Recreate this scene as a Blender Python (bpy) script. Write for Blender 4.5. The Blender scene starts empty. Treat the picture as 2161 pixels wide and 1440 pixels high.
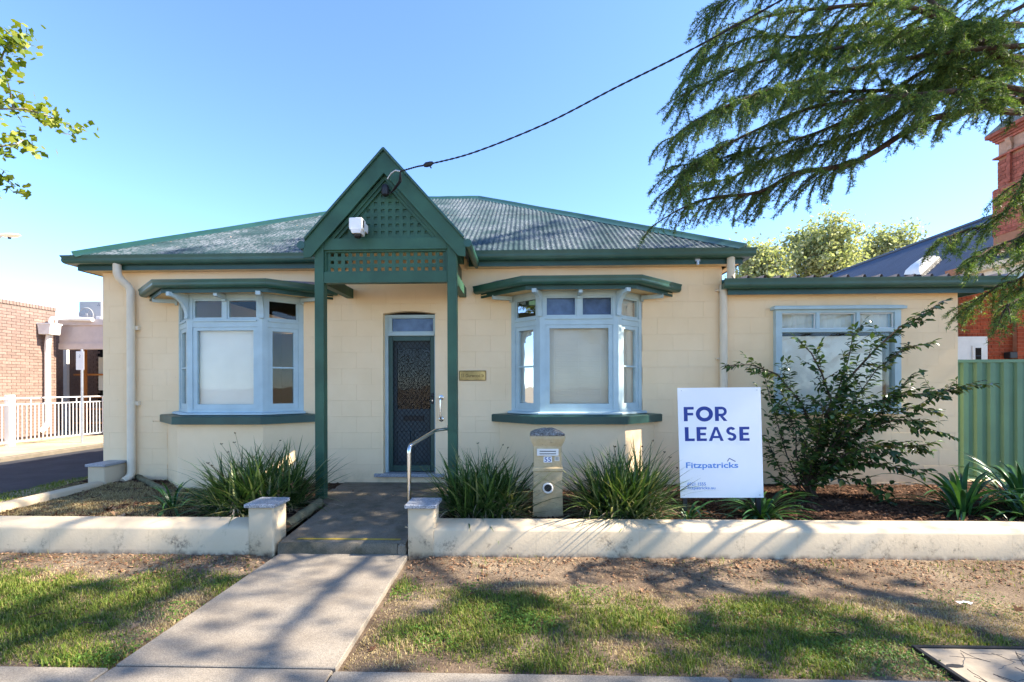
import bpy, math, random
import numpy as np
from mathutils import Vector, Matrix

rnd = random.Random(11)
nrg = np.random.default_rng(11)
scene = bpy.context.scene
col = scene.collection
rad = math.radians

# ------------------------------------------------------------------ camera, sky, sun, exposure
FPX, CX, CY, YAW, ROLL, EYE = 1000.0, 1080.5, 815.0, 0.03, 0.003, 1.6
cam_data = bpy.data.cameras.new('camera')
cam = bpy.data.objects.new('camera', cam_data)
col.objects.link(cam)
cam_data.sensor_width = 36.0
cam_data.lens = FPX / 2161.0 * 36.0
cam_data.shift_x = 0.0
cam_data.shift_y = (CY - 720.0) / 2161.0
cam_data.clip_start = 0.05
cam_data.clip_end = 2000.0
cam.matrix_world = (Matrix.Translation((0, 0, EYE)) @ Matrix.Rotation(YAW, 4, 'Z')
                    @ Matrix.Rotation(rad(90), 4, 'X') @ Matrix.Rotation(-ROLL, 4, 'Z'))
scene.camera = cam

SUN_EL, SUN_FRONT = rad(42), rad(1.5)          # elevation; degrees in front of the facade plane
to_sun = Vector((math.cos(SUN_EL) * math.cos(SUN_FRONT), -math.cos(SUN_EL) * math.sin(SUN_FRONT), math.sin(SUN_EL)))
world = bpy.data.worlds.new('World')
scene.world = world
world.use_nodes = True
wn = world.node_tree
bg = wn.nodes['Background']
sky = wn.nodes.new('ShaderNodeTexSky')
sky.sky_type = 'NISHITA'
sky.sun_disc = False
sky.sun_elevation = SUN_EL
sky.sun_rotation = math.atan2(to_sun.x, to_sun.y)
sky.altitude = 200.0
sky.air_density = 0.75
sky.dust_density = 0.1
sky.ozone_density = 6.0
wn.links.new(sky.outputs[0], bg.inputs[0])
bg.inputs[1].default_value = 0.087
sun_data = bpy.data.lights.new('sun', 'SUN')
sun_data.energy = 2.7
sun_data.angle = rad(0.55)
sun_data.color = (1.0, 0.90, 0.75)
sun = bpy.data.objects.new('sun', sun_data)
col.objects.link(sun)
sun.rotation_euler = to_sun.to_track_quat('Z', 'Y').to_euler()
scene.view_settings.view_transform = 'Standard'
scene.view_settings.look = 'None'
scene.view_settings.gamma = 1.0
scene.view_settings.use_curve_mapping = False
scene.view_settings.exposure = 2.62
scene.render.engine = 'CYCLES'
scene.cycles.use_denoising = True
scene.cycles.max_bounces = 8
scene.cycles.transparent_max_bounces = 24


# ------------------------------------------------------------------ helpers: measuring
def ray(px, py):
    du, dv = px - CX, CY - py
    c, s = math.cos(ROLL), math.sin(ROLL)
    a, b = (du * c + dv * s) / FPX, (-du * s + dv * c) / FPX
    ck, sk = math.cos(YAW), math.sin(YAW)
    return Vector((a * ck - sk, a * sk + ck, b))


def bp(px, py, Y):                    # measured point on the upright plane at distance Y
    d = ray(px, py); t = Y / d.y
    return Vector((d.x * t, Y, EYE + d.z * t))


def gp(px, py, z):                    # measured point on level ground at height z
    d = ray(px, py); t = (z - EYE) / d.z
    return Vector((d.x * t, d.y * t, z))


def vnoise(x, y, scale, seed):
    g = np.random.default_rng(seed).random((64, 64))
    fx, fy = np.asarray(x) * scale, np.asarray(y) * scale
    ix, iy = np.floor(fx).astype(int), np.floor(fy).astype(int)
    tx, ty = fx - ix, fy - iy
    tx, ty = tx * tx * (3 - 2 * tx), ty * ty * (3 - 2 * ty)
    a, b = g[ix % 64, iy % 64], g[(ix + 1) % 64, iy % 64]
    c, d = g[ix % 64, (iy + 1) % 64], g[(ix + 1) % 64, (iy + 1) % 64]
    return (a * (1 - tx) + b * tx) * (1 - ty) + (c * (1 - tx) + d * tx) * ty


def fbm(x, y, scale, seed):
    return (vnoise(x, y, scale, seed) + .5 * vnoise(x, y, scale * 2.1, seed + 1) + .25 * vnoise(x, y, scale * 4.3, seed + 2)) / 1.75


# ------------------------------------------------------------------ helpers: materials
MATS = {}


def lin(r, g, b):
    f = lambda c: (c / 255 / 12.92) if c <= 10 else ((c / 255 + .055) / 1.055) ** 2.4
    return (f(r), f(g), f(b), 1)


def nd(nt, kind, **kw):
    n = nt.nodes.new(kind)
    for k, v in kw.items():
        if hasattr(n, k):
            setattr(n, k, v)
        else:
            n.inputs[k].default_value = v
    return n


def ramp(nt, fac, stops):
    r = nt.nodes.new('ShaderNodeValToRGB')
    e = r.color_ramp.elements
    while len(e) < len(stops):
        e.new(.5)
    for el, (p, c) in zip(e, stops):
        el.position = p
        el.color = c if len(c) == 4 else (*c, 1)
    nt.links.new(fac, r.inputs[0])
    return r.outputs[0]


def mixc(nt, fac, a, b, mode='MIX'):
    m = nt.nodes.new('ShaderNodeMix')
    m.data_type = 'RGBA'; m.blend_type = mode
    for sock, v in ((m.inputs[0], fac), (m.inputs[6], a), (m.inputs[7], b)):
        if hasattr(v, 'links'):
            nt.links.new(v, sock)
        elif isinstance(v, (int, float)):
            sock.default_value = v
        else:
            sock.default_value = v if len(v) == 4 else (*v, 1)
    return m.outputs[2]


def mth(nt, op, a, b=None, clamp=False):
    m = nt.nodes.new('ShaderNodeMath'); m.operation = op; m.use_clamp = clamp
    for s, v in zip(m.inputs, (a, b)):
        if v is None:
            continue
        if hasattr(v, 'links'):
            nt.links.new(v, s)
        else:
            s.default_value = v
    return m.outputs[0]


def noise(nt, scale, detail=4.0, rough=.55, vec=None, stretch=None):
    n = nt.nodes.new('ShaderNodeTexNoise')
    n.inputs['Scale'].default_value = scale
    n.inputs['Detail'].default_value = detail
    n.inputs['Roughness'].default_value = rough
    if vec is None:
        vec = nt.nodes.new('ShaderNodeNewGeometry').outputs['Position']
    if stretch:
        mp = nt.nodes.new('ShaderNodeMapping')
        mp.inputs['Scale'].default_value = stretch
        nt.links.new(vec, mp.inputs[0]); vec = mp.outputs[0]
    nt.links.new(vec, n.inputs['Vector'])
    return n.outputs[0]


def start(name, rough=.6, spec=.5, metallic=0.0):
    m = bpy.data.materials.new(name); m.use_nodes = True
    nt = m.node_tree
    b = nt.nodes['Principled BSDF']
    b.inputs['Roughness'].default_value = rough
    b.inputs['Specular IOR Level'].default_value = spec
    b.inputs['Metallic'].default_value = metallic
    MATS[name] = m
    return m, nt, b


def bump(nt, b, h, strength=.3, dist=.01):
    n = nt.nodes.new('ShaderNodeBump')
    n.inputs['Strength'].default_value = strength
    n.inputs['Distance'].default_value = dist
    nt.links.new(h, n.inputs['Height'])
    nt.links.new(n.outputs[0], b.inputs['Normal'])


def plain(name, c, rough=.55, spec=.4, metallic=0.0, var=.12, scale=6.0, bmp=.12, bscale=60.0, objvar=0.0, dirt=None):
    """paint, timber, metal: one colour with soft blotches, fine relief and optional wear spots"""
    m, nt, b = start(name, rough, spec, metallic)
    n1 = noise(nt, scale, 5)
    lo = tuple(v * (1 - var) for v in c[:3]); hi = tuple(min(1, v * (1 + var)) for v in c[:3])
    colr = ramp(nt, n1, [(.3, lo), (.7, hi)])
    if objvar:
        oi = nt.nodes.new('ShaderNodeObjectInfo').outputs['Random']
        f = mth(nt, 'ADD', mth(nt, 'MULTIPLY', oi, 2 * objvar), 1 - objvar)
        cmb = nt.nodes.new('ShaderNodeCombineXYZ')
        for i in range(3):
            nt.links.new(f, cmb.inputs[i])
        colr = mixc(nt, 1.0, colr, cmb.outputs[0], 'MULTIPLY')
    if dirt:
        dc, dscale, thr = dirt
        n2 = noise(nt, dscale, 8, .65)
        f = ramp(nt, n2, [(thr, (0, 0, 0)), (min(1, thr + .09), (1, 1, 1))])
        colr = mixc(nt, f, colr, dc)
    nt.links.new(colr, b.inputs['Base Color'])
    if bmp:
        bump(nt, b, noise(nt, bscale, 4), bmp, .004)
    return m


def leafmat(name, stops, trans=.35, rough=.45, spec=.4):
    """foliage: colour differs from leaf to leaf, some light passes through"""
    m, nt, b = start(name, rough, spec)
    g = nt.nodes.new('ShaderNodeNewGeometry')
    oi = nt.nodes.new('ShaderNodeObjectInfo')
    f = mth(nt, 'FRACT', mth(nt, 'ADD', g.outputs['Random Per Island'], oi.outputs['Random']))
    c = ramp(nt, f, stops)
    nt.links.new(c, b.inputs['Base Color'])
    t = nt.nodes.new('ShaderNodeBsdfTranslucent')
    tc = mixc(nt, 1.0, c, (1.0, 1.0, .45), 'MULTIPLY')
    nt.links.new(tc, t.inputs[0])
    mx = nt.nodes.new('ShaderNodeMixShader')
    mx.inputs[0].default_value = trans
    nt.links.new(b.outputs[0], mx.inputs[1]); nt.links.new(t.outputs[0], mx.inputs[2])
    nt.links.new(mx.outputs[0], nt.nodes['Material Output'].inputs[0])
    return m


# cream painted blockwork: blotches, rain streaks, splash dirt low down
m, nt, b = start('cream_paint', .75, .25)
pos = nt.nodes.new('ShaderNodeNewGeometry').outputs['Position']
c = ramp(nt, noise(nt, 1.3, 6, .6), [(.3, (.81, .595, .352)), (.7, (.89, .675, .425))])
st = ramp(nt, noise(nt, 2.0, 6, .65, stretch=(2.2, 2.2, .8)), [(.58, (0, 0, 0)), (.9, (.18, .18, .18))])
c = mixc(nt, st, c, (.46, .37, .24))
sx = nt.nodes.new('ShaderNodeSeparateXYZ'); nt.links.new(pos, sx.inputs[0])
low = ramp(nt, sx.outputs[2], [(.12, (1, 1, 1)), (.42, (0, 0, 0))])
low = mixc(nt, 1.0, low, ramp(nt, noise(nt, 9, 6), [(.45, (0, 0, 0)), (.7, (1, 1, 1))]), 'MULTIPLY')
c = mixc(nt, mth(nt, 'MULTIPLY', low, .5), c, (.30, .24, .16))
spots = ramp(nt, noise(nt, 26, 3, .6), [(.74, (0, 0, 0)), (.78, (1, 1, 1))])
c = mixc(nt, mth(nt, 'MULTIPLY', spots, .55), c, (.33, .25, .16))
nt.links.new(c, b.inputs['Base Color'])
bump(nt, b, noise(nt, 45, 5), .25, .004)

# cream render of the low garden wall: black mould blooms near the ground
m, nt, b = start('wall_render', .8, .2)
pos = nt.nodes.new('ShaderNodeNewGeometry').outputs['Position']
c = ramp(nt, noise(nt, 1.7, 6, .6), [(.3, (.52, .41, .27)), (.7, (.59, .475, .325))])
sx = nt.nodes.new('ShaderNodeSeparateXYZ'); nt.links.new(pos, sx.inputs[0])
band = ramp(nt, sx.outputs[2], [(.0, (1, 1, 1)), (.13, (.9, .9, .9)), (.27, (0, 0, 0))])
mould = ramp(nt, noise(nt, 5.0, 10, .72, stretch=(1, 1, .8)), [(.53, (0, 0, 0)), (.66, (1, 1, 1))])
fine = ramp(nt, noise(nt, 38, 6, .7), [(.42, (0, 0, 0)), (.60, (1, 1, 1))])
f = mixc(nt, 1.0, mixc(nt, 1.0, band, mould, 'MULTIPLY'), fine, 'MULTIPLY')
c = mixc(nt, f, c, (.085, .07, .05))
foot = ramp(nt, sx.outputs[2], [(.0, (1, 1, 1)), (.05, (0, 0, 0))])
foot = mixc(nt, 1.0, foot, ramp(nt, noise(nt, 14, 5), [(.35, (0, 0, 0)), (.6, (1, 1, 1))]), 'MULTIPLY')
c = mixc(nt, foot, c, (.16, .11, .075))
nt.links.new(c, b.inputs['Base Color'])
bump(nt, b, noise(nt, 30, 6), .3, .006)

# weathered corrugated iron with lichen and rust
m, nt, b = start('old_roof_iron', .75, .2)
base = ramp(nt, noise(nt, 2.2, 6), [(.3, (.014, .036, .040)), (.7, (.030, .064, .068))])
l1 = ramp(nt, noise(nt, 2.0, 3, .6), [(.36, (0, 0, 0)), (.62, (1, 1, 1))])
l2 = ramp(nt, noise(nt, 22, 9, .75, stretch=(2.2, .5, .5)), [(.44, (0, 0, 0)), (.54, (1, 1, 1))])
c = mixc(nt, mixc(nt, 1.0, l1, l2, 'MULTIPLY'), base, (.13, .15, .17))
d1 = ramp(nt, noise(nt, 30, 6, .7), [(.56, (0, 0, 0)), (.66, (1, 1, 1))])
c = mixc(nt, mth(nt, 'MULTIPLY', d1, .75), c, (.022, .03, .038))
r1 = ramp(nt, noise(nt, 11, 6, .7), [(.66, (0, 0, 0)), (.70, (1, 1, 1))])
c = mixc(nt, mth(nt, 'MULTIPLY', r1, .8), c, (.45, .30, .20))
nt.links.new(c, b.inputs['Base Color'])
bump(nt, b, noise(nt, 60, 5), .2, .004)

# concrete: path, footpath
def concrete(name, lo, hi, stain, stain_thr=.62):
    m, nt, b = start(name, .85, .2)
    c = ramp(nt, noise(nt, 2.6, 8, .65), [(.32, lo), (.68, hi)])
    sp = ramp(nt, noise(nt, 160, 2, .5), [(.40, (.62, .62, .62)), (.62, (1.15, 1.15, 1.15))])
    c = mixc(nt, .75, c, sp, 'MULTIPLY')
    s = ramp(nt, noise(nt, 4.1, 8, .7), [(stain_thr, (0, 0, 0)), (stain_thr + .14, (1, 1, 1))])
    c = mixc(nt, mth(nt, 'MULTIPLY', s, .6), c, stain)
    nt.links.new(c, b.inputs['Base Color'])
    bump(nt, b, noise(nt, 140, 4), .45, .004)
concrete('path_concrete', (.225, .19, .15), (.305, .265, .212), (.14, .118, .092))
concrete('old_concrete', (.15, .125, .09), (.24, .20, .15), (.07, .065, .04), .5)
concrete('step_concrete', (.10, .085, .06), (.20, .17, .125), (.045, .045, .025), .46)

# soil and the worn verge
m, nt, b = start('verge_soil', .95, .1)
c = ramp(nt, noise(nt, 1.6, 7, .6), [(.32, (.115, .078, .052)), (.50, (.18, .13, .088)), (.66, (.27, .205, .14))])
g = ramp(nt, noise(nt, 55, 5, .7), [(.35, (.55, .55, .55)), (.65, (1.3, 1.3, 1.3))])
c = mixc(nt, .85, c, g, 'MULTIPLY')
nt.links.new(c, b.inputs['Base Color'])
bump(nt, b, noise(nt, 45, 7, .7), .8, .02)
m, nt, b = start('bed_soil', .95, .1)
c = ramp(nt, noise(nt, 3, 7, .6), [(.35, (.045, .026, .017)), (.65, (.115, .066, .042))])
g = ramp(nt, noise(nt, 70, 5, .7), [(.35, (.45, .45, .45)), (.65, (1.4, 1.4, 1.4))])
c = mixc(nt, .85, c, g, 'MULTIPLY')
nt.links.new(c, b.inputs['Base Color'])
bump(nt, b, noise(nt, 50, 7, .7), 1.0, .03)
m, nt, b = start('dry_ground', .95, .1)
c = ramp(nt, noise(nt, 1.1, 7, .6), [(.35, (.38, .30, .19)), (.65, (.50, .40, .27))])
nt.links.new(c, b.inputs['Base Color'])
bump(nt, b, noise(nt, 30, 7, .7), .7, .02)
m, nt, b = start('asphalt', .85, .25)
c = ramp(nt, noise(nt, 2.4, 6), [(.3, (.030, .030, .034)), (.7, (.055, .055, .06))])
g = ramp(nt, noise(nt, 190, 2), [(.4, (.6, .6, .6)), (.65, (1.5, 1.5, 1.5))])
c = mixc(nt, .8, c, g, 'MULTIPLY')
nt.links.new(c, b.inputs['Base Color'])
bump(nt, b, noise(nt, 170, 3), .6, .005)
# polished speckled granite
m, nt, b = start('granite', .45, .5)
c = ramp(nt, noise(nt, 150, 3, .7), [(.36, (.05, .055, .065)), (.48, (.24, .245, .26)), (.62, (.55, .56, .58))])
nt.links.new(c, b.inputs['Base Color'])
bump(nt, b, noise(nt, 120, 3), .15, .002)
# old sandstone-coloured cast stone with lichen
m, nt, b = start('cast_stone', .9, .15)
c = ramp(nt, noise(nt, 5, 8, .65), [(.3, (.40, .30, .16)), (.7, (.58, .46, .28))])
g = ramp(nt, noise(nt, 9, 8, .7), [(.60, (0, 0, 0)), (.78, (1, 1, 1))])
c = mixc(nt, mth(nt, 'MULTIPLY', g, .6), c, (.17, .16, .06))
g = ramp(nt, noise(nt, 16, 9, .75), [(.60, (0, 0, 0)), (.68, (1, 1, 1))])
c = mixc(nt, mth(nt, 'MULTIPLY', g, .7), c, (.10, .085, .07))
nt.links.new(c, b.inputs['Base Color'])
bump(nt, b, noise(nt, 45, 7, .7), .6, .012)
m, nt, b = start('lichen_stone', .95, .1)
c = ramp(nt, noise(nt, 42, 9, .75), [(.38, (.09, .075, .06)), (.52, (.26, .235, .20)), (.66, (.50, .47, .43))])
nt.links.new(c, b.inputs['Base Color'])
bump(nt, b, noise(nt, 50, 8, .75), 1.0, .02)
# bark
m, nt, b = start('bark', .95, .1)
c = ramp(nt, noise(nt, 14, 8, .7), [(.3, (.03, .02, .014)), (.7, (.115, .078, .055))])
nt.links.new(c, b.inputs['Base Color'])
bump(nt, b, noise(nt, 22, 8, .7), 1.0, .03)
m, nt, b = start('grey_bark', .95, .1)
c = ramp(nt, noise(nt, 8, 6, .6), [(.35, (.16, .14, .11)), (.65, (.38, .35, .29))])
nt.links.new(c, b.inputs['Base Color'])
bump(nt, b, noise(nt, 20, 6), .6, .02)
# thin window glass
def glass(name, tint=(1, 1, 1), boost=1.0):
    m = bpy.data.materials.new(name); m.use_nodes = True; MATS[name] = m
    nt = m.node_tree
    nt.nodes.remove(nt.nodes['Principled BSDF'])
    fr = nt.nodes.new('ShaderNodeFresnel'); fr.inputs[0].default_value = 1.5
    f = mth(nt, 'MULTIPLY', fr.outputs[0], boost, True)
    tr = nt.nodes.new('ShaderNodeBsdfTransparent'); tr.inputs[0].default_value = (*tint, 1)
    gl = nt.nodes.new('ShaderNodeBsdfGlossy'); gl.inputs['Roughness'].default_value = .015
    bm = nt.nodes.new('ShaderNodeBump'); bm.inputs['Strength'].default_value = .06; bm.inputs['Distance'].default_value = .02
    nt.links.new(noise(nt, 3.0, 2), bm.inputs['Height']); nt.links.new(bm.outputs[0], gl.inputs['Normal'])
    mx = nt.nodes.new('ShaderNodeMixShader')
    nt.links.new(f, mx.inputs[0]); nt.links.new(tr.outputs[0], mx.inputs[1]); nt.links.new(gl.outputs[0], mx.inputs[2])
    nt.links.new(mx.outputs[0], nt.nodes['Material Output'].inputs[0])
glass('glass', (.96, .975, .97), .42)

plain('green_paint', (.029, .086, .051), .5, .35, var=.30, scale=2.2, bmp=.2, dirt=((.15, .19, .16, 1), 20, .70))
plain('dark_green_paint', (.016, .060, .048), .40, .45, var=.18, scale=4, bmp=.08, dirt=((.10, .10, .08, 1), 14, .73))
plain('gutter_green', (.022, .082, .060), .36, .5, var=.16, scale=4, bmp=.06, dirt=((.11, .11, .085, 1), 16, .72))
plain('blue_paint', (.40, .51, .53), .5, .4, var=.09, scale=4, bmp=.1, dirt=((.16, .19, .22, 1), 15, .75))
plain('door_blue', (.034, .052, .060), .5, .4, var=.08)
plain('soffit_cream', (.72, .55, .30), .7, .2, var=.08)
plain('cream_metal', (.68, .58, .43), .5, .4, var=.07, scale=5, dirt=((.34, .26, .17, 1), 10, .72))
plain('white_paint', (.78, .78, .77), .5, .4, var=.04)
plain('unit_grey', (.40, .40, .39), .6, .3, var=.05)
plain('off_white', (.74, .71, .66), .55, .35, var=.06)
plain('board_white', (.80, .82, .84), .42, .4, var=.03, scale=2, bmp=.0)
plain('blind_white', (.86, .80, .70), .8, .2, var=.05, scale=3, bmp=.05)
plain('blind_cream', (.70, .66, .55), .8, .2, var=.06, scale=3, bmp=.05)
plain('transom_blue_sky_tint', (.10, .155, .29), .55, .4, var=.30, scale=7)  # door transom's painted blue; in the right bay, reflected sky painted in
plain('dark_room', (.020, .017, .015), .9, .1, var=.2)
plain('black_metal', (.012, .012, .013), .45, .4, var=.1)
plain('black_plastic', (.015, .015, .017), .5, .4, var=.1)
plain('steel', (.62, .60, .58), .20, .5, 1.0, var=.04, bmp=.0)
plain('galvanised', (.45, .47, .50), .42, .5, .8, var=.1)
plain('brass', (.34, .25, .11), .3, .5, 1.0, var=.25, scale=9, bmp=.03)
plain('brass_dark', (.085, .055, .02), .45, .4, .6, var=.1)
plain('navy_print', (.017, .045, .25), .5, .3, var=.02, bmp=.0)
plain('sky_print', (.085, .25, .62), .5, .3, var=.02, bmp=.0)
plain('grey_print', (.06, .075, .11), .5, .3, var=.02, bmp=.0)
plain('yellow_paint', (.42, .29, .04), .6, .3, var=.2, scale=25, dirt=((.20, .16, .10, 1), 60, .66))
plain('log_wood', (.165, .145, .085), .9, .15, var=.35, scale=9, bmp=.6, bscale=40)
plain('pale_brick', (.26, .18, .145), .9, .2, var=.15, scale=20, bmp=.3, objvar=.14)
plain('pale_mortar', (.20, .15, .12), .95, .1, var=.1)
plain('brown_brick', (.23, .145, .11), .9, .2, var=.2, scale=20, bmp=.3, objvar=.18)
plain('red_brick', (.30, .062, .026), .85, .2, var=.25, scale=24, bmp=.3, objvar=.22)
plain('red_mortar', (.36, .17, .10), .95, .1, var=.12)
plain('chimney_brick', (.34, .105, .07), .9, .15, var=.3, scale=14, bmp=.5, objvar=.25)
plain('old_stucco', (.42, .25, .17), .95, .1, var=.2, scale=9, bmp=.5)
plain('orange_timber', (.52, .20, .055), .55, .35, var=.15)
plain('pinkish_fascia', (.56, .47, .42), .6, .3, var=.06)
plain('blue_roof_steel', (.042, .055, .085), .42, .45, var=.12, scale=2)
plain('pit_lid', (.30, .25, .19), .9, .15, var=.14, scale=14, bmp=.4)
plain('fence_green', (.085, .195, .105), .45, .4, var=.1, scale=2.5, objvar=.05)
plain('zinc_pan', (.33, .29, .30), .5, .4, .3, var=.2)
plain('cable', (.02, .02, .024), .7, .2, var=.2, bmp=.3)
plain('red_print', (.45, .03, .03), .5, .3, var=.02, bmp=.0)
leafmat('strap_leaf', [(0, (.022, .055, .012)), (.5, (.055, .11, .022)), (.8, (.12, .18, .045)), (1, (.30, .30, .14))], .25)
leafmat('dead_strap', [(0, (.22, .155, .10)), (.5, (.42, .33, .22)), (1, (.62, .52, .40))], .2, .7, .2)
leafmat('agapanthus_leaf', [(0, (.018, .065, .018)), (.5, (.032, .10, .028)), (1, (.075, .17, .035))], .2, .3, .5)
leafmat('camellia_leaf', [(0, (.022, .052, .017)), (.5, (.050, .098, .027)), (.85, (.095, .15, .035)), (1, (.19, .21, .05))], .2, .25, .5)
leafmat('plane_leaf', [(0, (.09, .14, .012)), (.5, (.19, .25, .02)), (1, (.33, .33, .04))], .45, .5, .3)
leafmat('far_leaf', [(0, (.20, .25, .13)), (.5, (.33, .37, .21)), (1, (.50, .50, .33))], .5, .6, .2)
leafmat('cedar_needle', [(0, (.036, .078, .026)), (.4, (.075, .14, .036)), (.75, (.14, .22, .05)), (1, (.26, .33, .075))], .42, .5, .3)
leafmat('grass_green', [(0, (.065, .12, .014)), (.5, (.135, .195, .025)), (1, (.29, .29, .065))], .3, .6, .2)
leafmat('grass_dry', [(0, (.24, .175, .085)), (.5, (.40, .31, .155)), (1, (.56, .46, .26))], .25, .7, .1)
leafmat('clover', [(0, (.045, .11, .014)), (.6, (.085, .18, .022)), (1, (.15, .25, .04))], .3, .5, .3)
leafmat('litter', [(0, (.10, .05, .028)), (.5, (.25, .135, .075)), (1, (.42, .28, .17))], .15, .8, .1)
leafmat('mulch_chip', [(0, (.035, .018, .011)), (.6, (.10, .048, .027)), (1, (.20, .11, .065))], .0, .9, .1)


# ------------------------------------------------------------------ helpers: geometry
class MB:
    def __init__(s):
        s.v, s.f = [], []

    def quad(s, a, b, c, d):
        n = len(s.v); s.v += [tuple(a), tuple(b), tuple(c), tuple(d)]; s.f.append((n, n + 1, n + 2, n + 3)); return s

    def poly(s, pts):
        n = len(s.v); s.v += [tuple(p) for p in pts]; s.f.append(tuple(range(n, n + len(pts)))); return s

    def box(s, x0, x1, y0, y1, z0, z1, ch=0.0):
        x0, x1 = min(x0, x1), max(x0, x1); y0, y1 = min(y0, y1), max(y0, y1); z0, z1 = min(z0, z1), max(z0, z1)
        c = min(ch, (x1 - x0) * .3, (y1 - y0) * .3, (z1 - z0) * .3)
        if c <= 0:
            return s.frame_box(lambda u, d, z: (u, d, z), x0, x1, y0, y1, z0, z1)
        return s.prism([(x0 + c, y0), (x1 - c, y0), (x1, y0 + c), (x1, y1 - c), (x1 - c, y1), (x0 + c, y1), (x0, y1 - c), (x0, y0 + c)],
                       z0, z1, lambda a, b, h: (a, b, h), c)

    def frame_box(s, P, u0, u1, d0, d1, z0, z1):
        n = len(s.v)
        for z in (z0, z1):
            for (u, d) in ((u0, d0), (u1, d0), (u1, d1), (u0, d1)):
                s.v.append(tuple(P(u, d, z)))
        for q in ((0, 3, 2, 1), (4, 5, 6, 7), (0, 1, 5, 4), (1, 2, 6, 5), (2, 3, 7, 6), (3, 0, 4, 7)):
            s.f.append(tuple(n + i for i in q))
        return s

    def prism(s, poly, h0, h1, P, ch=0.0):
        """polygon (2-D) extruded between h0 and h1; P maps (a, b, h) to space; ch bevels the two ends"""
        n = len(poly); cx = sum(p[0] for p in poly) / n; cy = sum(p[1] for p in poly) / n
        def ring(h, k):
            b0 = len(s.v)
            for a, b in poly:
                if k:
                    l = math.hypot(a - cx, b - cy) or 1
                    q = max(0, 1 - k / l)
                    a, b = cx + (a - cx) * q, cy + (b - cy) * q
                s.v.append(tuple(P(a, b, h)))
            return b0
        rings = [ring(h0, 0), ring(h1, 0)] if ch <= 0 else [ring(h0, ch), ring(h0 + ch, 0), ring(h1 - ch, 0), ring(h1, ch)]
        for r0, r1 in zip(rings, rings[1:]):
            for i in range(n):
                j = (i + 1) % n
                s.f.append((r0 + i, r0 + j, r1 + j, r1 + i))
        s.f.append(tuple(rings[0] + i for i in reversed(range(n))))
        s.f.append(tuple(rings[-1] + i for i in range(n)))
        return s

    def tube(s, pts, r, seg=8, cap=True):
        pts = [Vector(p) for p in pts]
        rs = r if isinstance(r, (list, tuple)) else [r] * len(pts)
        prev = None; rings = []
        for i, p in enumerate(pts):
            t = (pts[min(i + 1, len(pts) - 1)] - pts[max(i - 1, 0)])
            if t.length < 1e-9:
                t = Vector((0, 0, 1))
            t.normalize()
            if prev is None:
                a = t.cross(Vector((0, 0, 1)))
                if a.length < .05:
                    a = t.cross(Vector((1, 0, 0)))
            else:
                a = prev - t * prev.dot(t)
            a.normalize(); prev = a; bb = t.cross(a)
            b0 = len(s.v)
            for k in range(seg):
                an = 2 * math.pi * k / seg
                s.v.append(tuple(p + (a * math.cos(an) + bb * math.sin(an)) * rs[i]))
            rings.append(b0)
        for r0, r1 in zip(rings, rings[1:]):
            for k in range(seg):
                j = (k + 1) % seg
                s.f.append((r0 + k, r0 + j, r1 + j, r1 + k))
        if cap:
            s.f.append(tuple(rings[0] + k for k in reversed(range(seg))))
            s.f.append(tuple(rings[-1] + k for k in range(seg)))
        return s

    def lathe(s, prof, c, seg=24, axis='Z'):
        """prof: (radius, height) pairs turned about an upright (Z) or front-to-back (Y) axis through c"""
        rings = []
        for r, h in prof:
            b0 = len(s.v)
            for k in range(seg):
                an = 2 * math.pi * k / seg
                q = (r * math.cos(an), r * math.sin(an), h)
                if axis == 'Y':
                    q = (q[0], -q[2], q[1])
                s.v.append((c[0] + q[0], c[1] + q[1], c[2] + q[2]))
            rings.append(b0)
        for r0, r1 in zip(rings, rings[1:]):
            for k in range(seg):
                j = (k + 1) % seg
                s.f.append((r0 + k, r0 + j, r1 + j, r1 + k))
        s.f.append(tuple(rings[0] + k for k in reversed(range(seg))))
        s.f.append(tuple(rings[-1] + k for k in range(seg)))
        return s


ORG = {}


def link(o, parent, org, loc=None):
    col.objects.link(o)
    if parent is not None:
        o.parent = parent
        po = ORG[parent.name]
    else:
        po = Vector((0, 0, 0))
    o.location = Vector(loc if loc is not None else org) - po
    ORG[o.name] = Vector(loc if loc is not None else org)
    return o


def tag(o, label=None, cat=None, group=None, kind=None):
    for k, v in (('label', label), ('category', cat), ('group', group), ('kind', kind)):
        if v:
            o[k] = v
    return o


def thing(name, loc, label, cat, group=None):
    o = bpy.data.objects.new(name, None)
    o.empty_display_size = .2
    link(o, None, Vector(loc))
    return tag(o, label, cat, group)


def mesh(name, verts, faces, mats, smooth=False):
    me = bpy.data.meshes.new(name)
    me.from_pydata([tuple(v) for v in verts], [], faces)
    me.validate()
    me.update()
    for mm in (mats if isinstance(mats, (list, tuple)) else [mats]):
        me.materials.append(MATS[mm])
    if smooth:
        me.polygons.foreach_set('use_smooth', [True] * len(me.polygons))
    return me


def obj(name, mb, mat, parent=None, smooth=False, org=None):
    """one mesh object; its origin is its parent's, or org for a thing of its own"""
    o0 = ORG[parent.name] if parent is not None else Vector(org if org is not None else (0, 0, 0))
    me = mesh(name, [(v[0] - o0.x, v[1] - o0.y, v[2] - o0.z) for v in mb.v], mb.f, mat, smooth)
    if smooth:
        me.set_sharp_from_angle(angle=rad(40))
    return link(bpy.data.objects.new(name, me), parent, o0)


def inst(name, me, parent, loc, rot=None, sc=None):
    o = bpy.data.objects.new(name, me)
    link(o, parent, None, loc)
    if rot is not None:
        o.rotation_euler = rot
    if sc is not None:
        o.scale = sc if hasattr(sc, '__len__') else (sc, sc, sc)
    return o


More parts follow.
